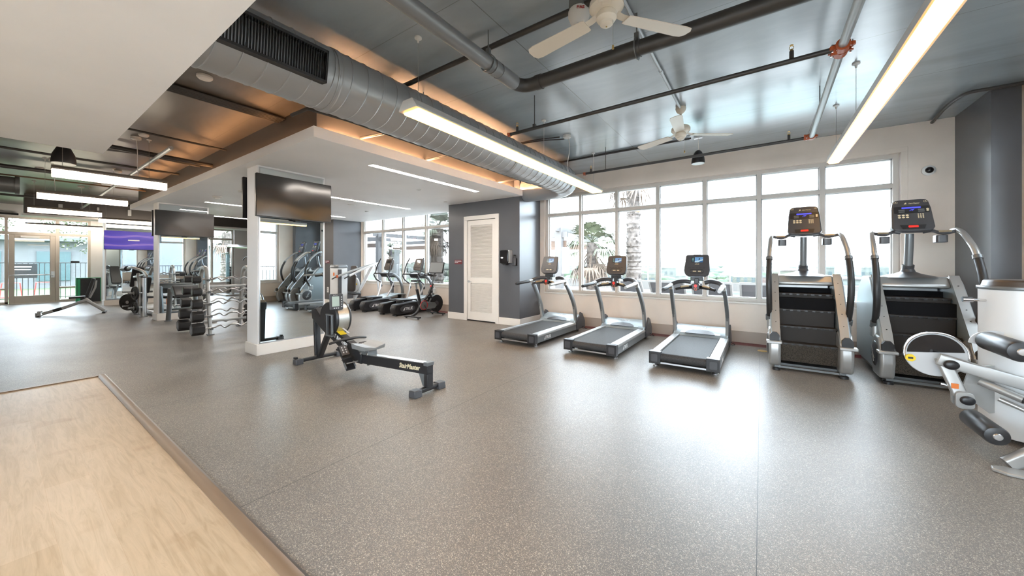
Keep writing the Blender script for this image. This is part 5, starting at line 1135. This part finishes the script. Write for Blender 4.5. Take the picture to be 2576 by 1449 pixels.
# ================================================================ OUTSIDE
def outm(name, c, r=.7, var=.12, scale=2.0):
    m = mat(name, c, r); v = coord(m); lo = tuple(x*(1-var) for x in c); hi = tuple(min(1,x*(1+var)) for x in c)
    setc(m, ramp(m, noise(m, v, scale, 5), [(.35,lo),(.65,hi)])); return m
M['paving'] = outm('pale_terrace_paving', (.22,.21,.20)); M['ground'] = outm('distant_ground', (.075,.08,.058), .9, .25, .02)
M['turf'] = outm('green_turf', (.06,.11,.035), .8, .15, 3); M['sand'] = outm('planter_gravel', (.14,.12,.10), .8, .3, 9)
M['trunk'] = outm('palm_trunk', (.095,.078,.068), .8, .45, 9); M['frond'] = outm('palm_frond_green', (.075,.084,.05), .5, .25, 5); M['dry'] = outm('dry_palm_frond', (.115,.082,.060), .8, .3, 6)
M['pergola'] = outm('white_pergola_paint', (.105,.10,.10), .5, .04); M['pergola_wood'] = outm('brown_pergola_wood', (.11,.07,.05), .6, .15)
M['sling'] = outm('grey_sling_fabric', (.045,.046,.053), .7, .06); M['lounger_white'] = outm('white_lounger_frame', (.15,.15,.15), .5, .03)
M['tree'] = outm('distant_tree_green', (.040,.052,.028), .9, .4, .4); M['tree_haze'] = outm('hazed_far_tree_green', (.062,.07,.055), .9, .25, .15)  # far trees paler: distance haze put into their colour
M['stucco'] = outm('pale_stucco', (.075,.07,.064), .8, .08, .4); M['stucco2'] = outm('beige_stucco', (.066,.056,.044), .8, .08, .4); M['brickred'] = outm('red_brick', (.06,.030,.026), .8, .1, .8); M['roofred'] = outm('dull_red_roof', (.055,.030,.030), .7, .08, .5); M['roofgrey'] = outm('grey_roof', (.045,.045,.048), .7)
M['win_dark'] = mat('building_window_glass', (.02,.026,.03), .5); M['fence'] = mat('black_iron_fence', (.015,.016,.018), .4)
M['teal'] = mat('teal_shop_glass', (.035,.066,.072), .25); M['bwhite'] = outm('white_building_wall', (.085,.09,.095), .7, .05); M['copper'] = outm('copper_dome', (.055,.03,.024), .5)
m = M['water'] = mat('pool_water', (.03,.13,.12), .08); bump(m, noise(m, coord(m), 5, 3), .3, .02)
struct('floor', new().box(-20.5,9,YF+.22,22.2,-.25,-.05), 'paving', smooth=False)
struct('floor', new().box(-900,900,22,900,-13.3,-13), 'ground', smooth=False)
struct('floor', new().box(-60,XL-.2,-25,22,-.25,-.03), 'turf', smooth=False)
struct('floor', new().box(XR+.2,12,-6,YF+.22,-.25,-.05), 'paving', smooth=False)
struct('floor', new().box(XL-.2,12,-16,YB-.2,-.25,-.05), 'paving', smooth=False)
# pool
t = thing('swimming_pool', 'turquoise swimming pool with raised white edge beyond the big window', 'pool', (1.5,16.2,-.05))
b = new('pergola'); 
for a in ((-5.3,5.3,-1.0,-.75),(-5.3,5.3,2.9,3.15)): b.box(a[0],a[1],a[2],a[3],0,.16)
for a in (-5.3,5.05): b.box(a,a+.25,-.75,2.9,0,.16)
b.build('pool_edge', None, t); new().box(-5.05,5.05,-.75,2.9,.01,.10).build('water','water',t)
# planter wall and glass balustrade
tag(new().box(-20,9,21.0,21.5,-.05,.42).build('planter_wall','stucco'), 'low pale planter wall in front of the glass balustrade', 'wall')
t = thing('glass_balustrade', 'long glass balustrade at the terrace edge with thin metal top rail', 'railing', (0,22,-.05))
b = new('glass_rail'); b.box(-20,9,-.006,.006,.05,1.32); b.build('glass_panel', None, t); new('alu').box(-20,9,-.03,.03,1.32,1.36).build('top_rail', None, t)
for k in range(15): new('alu').box(-20+k*2.07,-19.95+k*2.07,-.03,.03,0,1.32).build('post', None, t)
# loungers
def lounger(label, x, y):
    t = thing('sun_lounger', label, 'sun lounger', (x,y,-.05), PI, 'sun loungers by the pool')
    b = new('lounger_white')
    for s in (-1,1):
        b.sweep([(s*.40,-.95,.40),(s*.40,.30,.40),(s*.40,.86,1.0)], rrect(.045,.06,.01,2))
    b.box(-.42,.42,.83,.88,.98,1.03); b.box(-.40,.40,-.97,-.92,.37,.42); b.build('frame', None, t)
    for (lx, ly) in ((-.40,-.85),(.40,-.85),(-.40,.30),(.40,.30)): new('lounger_white').box(lx-.03,lx+.03,ly-.03,ly+.03,0,.40).build('leg', None, t)
    b = new('sling'); b.sweep([(0,-.92,.41),(0,.30,.41),(0,.84,.99)], [(-.38,-.008),(.38,-.008),(.38,.008),(-.38,.008)], up=(0,0,1)); b.build('sling', None, t)
    return t
for x, lb in ((-2.95,'sun lounger behind the middle treadmill'),(-1.93,'sun lounger left of the rightmost treadmill console'),(-.96,'sun lounger right of the rightmost treadmill console'),(.02,'sun lounger nearest the stair climbers')): lounger(lb, x, 10.3)
# palms
def palm(label, x, y, zc, r, lean=0, fr=22, L=1.0, seed=1, skirt=14, z0=-.05, grp=None):
    rd = random.Random(seed); t = thing('fan_palm', label, 'palm tree', (x,y,z0), 0, grp); H = zc-z0
    b = new('trunk'); n = int(H/.05); pts = [(lean*(k/n)**2, 0, H*k/n) for k in range(n+1)]
    b.tube(pts, [r*(1.12-.25*(k/n))*(1+rd.uniform(-.08,.10)) for k in range(n+1)], 14)
    for k in range(int(H*44)):
        z = rd.uniform(.05,H); a = rd.uniform(0,2*PI); rr = r*(1.12-.25*z/H); lx = lean*(z/H)**2; d = Vector((math.cos(a),math.sin(a),0)); p = Vector((lx,0,z))+d*rr*.9
        b.sweep([p, p+d*r*.30+Vector((0,0,r*.55))], [(-r*.22,-.004),(r*.22,-.004),(r*.22,.010),(-r*.22,.010)], [1,.35], up=tuple(d))
    b.build('trunk', None, t)
    def leaf(b, o, d, Lp, Lf, droop, nb=15):
        d = d.normalized(); side = d.cross(Vector((0,0,1))); side = side.normalized() if side.length>.05 else Vector((1,0,0)); up = side.cross(d)
        m_ = o+d*Lp*.6+Vector((0,0,-droop*.15*Lp)); e = o+d*Lp+Vector((0,0,-droop*.4*Lp)); b.tube([o,m_,e],.009*L+.004,5)
        for k in range(nb):
            a = (k/(nb-1)-.5)*2.5; dr = (d*math.cos(a)+side*math.sin(a)).normalized(); l = Lf*(.75+.3*math.cos(a))*rd.uniform(.85,1.1)
            p1 = e+dr*l*.55+up*.06*l; p2 = e+dr*l+Vector((0,0,-droop*l*rd.uniform(.35,.7))); w_ = .020*L+.006
            q = dr.cross(up).normalized()*w_
            b._faces([e-q*.4,e+q*.4,p1+q,p1-q,p2],[(0,1,2,3),(3,2,4)])
    b = new('frond'); c = Vector((lean,0,H))
    for k in range(fr):
        a = 2*PI*k/fr*2.4+rd.uniform(-.2,.2); el = rd.uniform(-.35,1.2); leaf(b, c+Vector((0,0,.03)), Vector((math.cos(a)*math.cos(el),math.sin(a)*math.cos(el),math.sin(el))), L*rd.uniform(.35,.55), L*rd.uniform(.42,.55), .5 if el > .3 else .9)
    b.build('green_fronds', None, t)
    b = new('dry')
    for k in range(skirt):
        a = rd.uniform(0,2*PI); el = rd.uniform(-1.15,-.4); leaf(b, c-Vector((0,0,rd.uniform(.05,.35)*L)), Vector((math.cos(a)*math.cos(el),math.sin(a)*math.cos(el),math.sin(el))), L*rd.uniform(.4,.6), L*rd.uniform(.35,.5), 1.1, 9)
    b.build('dry_fronds', None, t)
    return t
palm('shorter fan palm with brown hanging fronds behind the leftmost treadmills', -4.70,11.5,2.10,.19,.02,30,1.15,3,18,.12)
palm('tall palm trunk rising past the window transom behind the middle treadmill', -3.50,12.2,4.95,.22,-.05,26,1.35,5,10,.12)
palm('small distant palm seen in the left window', -21.3,16.0,2.35,.30,0,20,.85,8,10)
palm('fan palm in the right part of the left window behind the exercise bike', -11.1,10.5,2.95,.26,.06,24,.95,11,18)
palm('palm outside the far left wall windows', -24.5,7.4,3.1,.25,.0,20,1.0,14,14)
tag(new().box(-7.2,-2.4,11.25,12.8,-.05,.12).build('planter_bed','sand'), 'gravel planter bed around the two palms', 'planter')
# pergolas
def pergola(label, x0, x1, y0, y1, h):
    t = thing('pergola', label, 'pergola', ((x0+x1)/2,(y0+y1)/2,-.05)); cx_, cy_ = (x0+x1)/2, (y0+y1)/2
    for x in (x0,x1):
        for y in (y0,y1): new('pergola').box(x-cx_-.11,x-cx_+.11,y-cy_-.11,y-cy_+.11,0,h).build('post', None, t)
    for y in (y0,y1): new('pergola').box(x0-cx_-.3,x1-cx_+.3,y-cy_-.05,y-cy_+.05,h-.32,h-.14).build('beam', None, t)
    for x in (x0,x1): new('pergola').box(x-cx_-.05,x-cx_+.05,y0-cy_-.3,y1-cy_+.3,h-.12,h+.05).build('beam', None, t)
    b = new('pergola_wood'); b.box(x0-cx_-.2,x1-cx_+.2,y0-cy_+.06,y0-cy_+.12,h-.62,h-.42); b.box(x0-cx_-.2,x1-cx_+.2,y1-cy_-.12,y1-cy_-.06,h-.62,h-.42); b.build('wood_slat', None, t)
pergola('white pergola with brown slats outside the leftmost pane of the big window', -9.6,-5.45,10.6,13.2,2.62)
pergola('white pergola outside the left window behind the elliptical trainers', -17.6,-14.9,10.4,13.5,2.85)
# black picket railing outside the left window
def railing(name, label, p0, p1, h, z0=-.05):
    t = thing(name, label, 'railing', (p0[0],p0[1],z0)); d = Vector((p1[0]-p0[0],p1[1]-p0[1],0)); n = int(d.length/.13)
    b = new('fence'); b.sweep([(0,0,h),d+Vector((0,0,h))], rrect(.04,.04,.005,1)); b.sweep([(0,0,.10),d+Vector((0,0,.10))], rrect(.03,.03,.005,1))
    for k in range(n+1):
        p = d*(k/n); b.box(p.x-.009,p.x+.009,p.y-.009,p.y+.009,.02 if k%12 else 0,h)
    b.build('pickets', None, t); return t
railing('picket_railing', 'dark picket railing beyond the left window', (-19.8,14.2), (-8.6,14.2), 1.15)
railing('picket_fence', 'black picket fence outside the glass door', (XL-2.6,-4.5), (XL-2.6,5.5), 1.48)
railing('picket_railing', 'dark balcony railing outside the right-hand wall windows', (4.6,-3.5), (4.6,7.2), 1.32)
# city and trees far away
def building(label, x0, x1, y, top, m, dep=12, rows=1, cols=4, roof=None, wm='win_dark', door=False):
    t = thing('building', label, 'building', ((x0+x1)/2,y,-13)); w_ = (x1-x0)/2; H = top+13
    new(m).box(-w_,w_,0,dep,0,H).build('walls', None, t)
    if roof: new(roof).box(-w_*1.03,w_*1.03,-.4,dep+.3,H,H+.10*max(4,w_)*.6).build('roof', None, t)
    else: new('stucco').box(-w_,w_,-.1,.3,H,H+.35).build('parapet', None, t)
    for r in range(rows):
        for c in range(cols):
            x = -w_+2*w_*(c+.5)/cols; z = H-1.4-r*2.6; ww = min(.8, w_/cols*.45)
            new(wm).box(x-ww,x+ww,-.08,.02,z-.9,z+.3).build('window', None, t)
    return t
building('long white flat building behind the rightmost treadmill, far away', -33.7,-21.5,150,-.6,'stucco',14,2,6)
building('low beige building far behind the middle treadmill', -39,-27.6,120,-2.1,'stucco2',12,1,6)
building('small pale building to the left behind the tall palm', -40,-36.4,105,-1.3,'stucco',8,2,2)
building('grey roofed building far right of the rightmost treadmill', -7.3,-.9,110,-1.1,'stucco2',12,2,4,'roofgrey')
building('brick building with white windows left of the first stair climber', -.12,2.0,80,-1.15,'brickred',8,3,3,None,'stucco')
building('long beige building with dull red roof between the stair climbers', 9.5,18.0,100,-1.9,'stucco',14,2,6,'roofred')
building('wide white building on the horizon between the stair climbers', 18.0,34.0,160,-.2,'stucco',14,2,8)
building('yellowish tower block far behind the rightmost treadmill', -28.6,-24.0,200,-.5,'stucco2',10,3,3)
building('pale hotel block in front of the red roof building', 8.6,13.2,70,-2.1,'bwhite',8,1,3)
building('low building with reddish roof right of the brick one', 3.0,13.2,140,-.9,'stucco2',12,1,6,'roofred')
building('flat grey warehouse far off left of the tall palm', -75,-55,170,-2.4,'roofgrey',20,1,6)
building('beige block far off in the left windows', -170,-140,190,-1.5,'stucco2',20,2,8)
t = thing('dome', 'copper coloured dome on the horizon right of the last treadmill', 'dome', (-1.0,200,-13)); new('copper').lathe([(0,17),(1.3,16.5),(2.2,15),(2.5,12.5),(2.5,0)], n=24).build('dome_shell', None, t)
def lumps(name, m, label, rows, seed):
    rd = random.Random(seed); b = new(m)
    for (x0,x1,y,zt,s,n) in rows:
        for k in range(n):
            x = x0+(x1-x0)*(k+rd.random())/n; h = zt+rd.uniform(-.6,.5)*s*.25; b.ball((x,y+rd.uniform(-6,6),h-s*.8),(s*rd.uniform(1,2.2),s,s*rd.uniform(.7,1)),8,5)
    o = b.build(name); tag(o, label, 'trees', kind='stuff'); return o
lumps('tree_belt', 'tree', 'green belt of trees among the far buildings', [(-120,60,130,-3.2,3.0,60),(-160,90,170,-2.2,3.2,70),(-70,30,95,-5.2,2.4,46),(-50,40,70,-7.0,2.0,36)], 3)
lumps('tree_belt', 'tree_haze', 'pale tree line on the horizon', [(-420,260,330,1.6,7,80),(-600,400,480,3.0,9,90),(-300,160,240,-.8,5,70)], 5)
# left side: street, building, trees, punching-bag like red rail
t = thing('building', 'white low building with teal glass seen through the left glass wall', 'building', (-34,2,-.05))
new('bwhite').box(-6,0,-14,14,0,2.75).build('walls', None, t)
for y in (-9,-5.5,-2.4,.0,2.4,5.4,9): new('teal').box(-.02,.08,y-.62,y+.62,.45,2.15).build('shop_window', None, t)
new('bwhite').box(-6.3,.5,-14.3,14.3,2.75,3.0).build('roof_edge', None, t)
lumps2 = lambda: None
def tree(label, x, y, h, s, seed):
    rd = random.Random(seed); t = thing('street_tree', label, 'tree', (x,y,-.05), 0, 'street trees beyond the left glass wall')
    new('trunk').tube([(0,0,0),(.05,.1,h*.5),(0,0,h*.8)],[.14,.10,.05],8).build('trunk', None, t)
    b = new('frond')
    for k in range(2600):
        d = Vector((rd.gauss(0,1),rd.gauss(0,1),rd.gauss(0,.6))); d = d.normalized()*s*rd.random()**.4; p = d+Vector((0,0,h)); a = Vector((rd.uniform(-1,1),rd.uniform(-1,1),rd.uniform(-1,1))).normalized()*.075; q = a.orthogonal().normalized()*.05
        b._faces([p-a,p+q,p+a,p-q],[(0,1,2,3)])
    b.build('foliage', None, t, smooth=False)
tree('leafy tree over the left part of the glass door wall', -29,-1.6,4.0,2.3,2); tree('leafy tree over the right part of the glass door wall', -29.5,3.2,4.1,2.2,9); tree('leafy tree far left outside the glass', -28,-6.5,3.9,2.3,12)
t = thing('red_bike_rack', 'thin red tubular rack on the turf outside the glass door', 'rack', (-25.6,.9,-.03))
for y in (-.5,.35): new('redpaint').tube([(0,y-.28,0),(.05,y-.22,.62),(.05,y+.22,.62),(0,y+.28,0)],.022,8).build('hoop', None, t)
new('redpaint').tube([(0,-.8,.03),(0,.65,.03)],.022,8).build('base_tube', None, t)
t = thing('street_notice', 'dark notice board with white lines behind the glass door', 'sign', (XL-2.565,.62,-.05)); new('fence').box(-.02,.02,-.36,.36,.88,1.44).build('board', None, t)
b = new('whitetext'); b.box(.021,.024,-.28,.22,1.30,1.345); b.box(.021,.024,-.24,.20,1.20,1.225); b.build('notice_lines', None, t)
# right side: facade across the balcony (seen in the mirrors)
t = thing('building', 'pale facade across the balcony, visible in the mirrors', 'building', (8.5,2,-.05)); new('bwhite').box(0,3,-9,5.4,0,6).build('walls', None, t)
for y in (-6,-2.4,1.4): 
    for z in (.6,3.4): new('teal').box(-.06,.02,y-.6,y+.6,z,z+1.6).build('window', None, t)
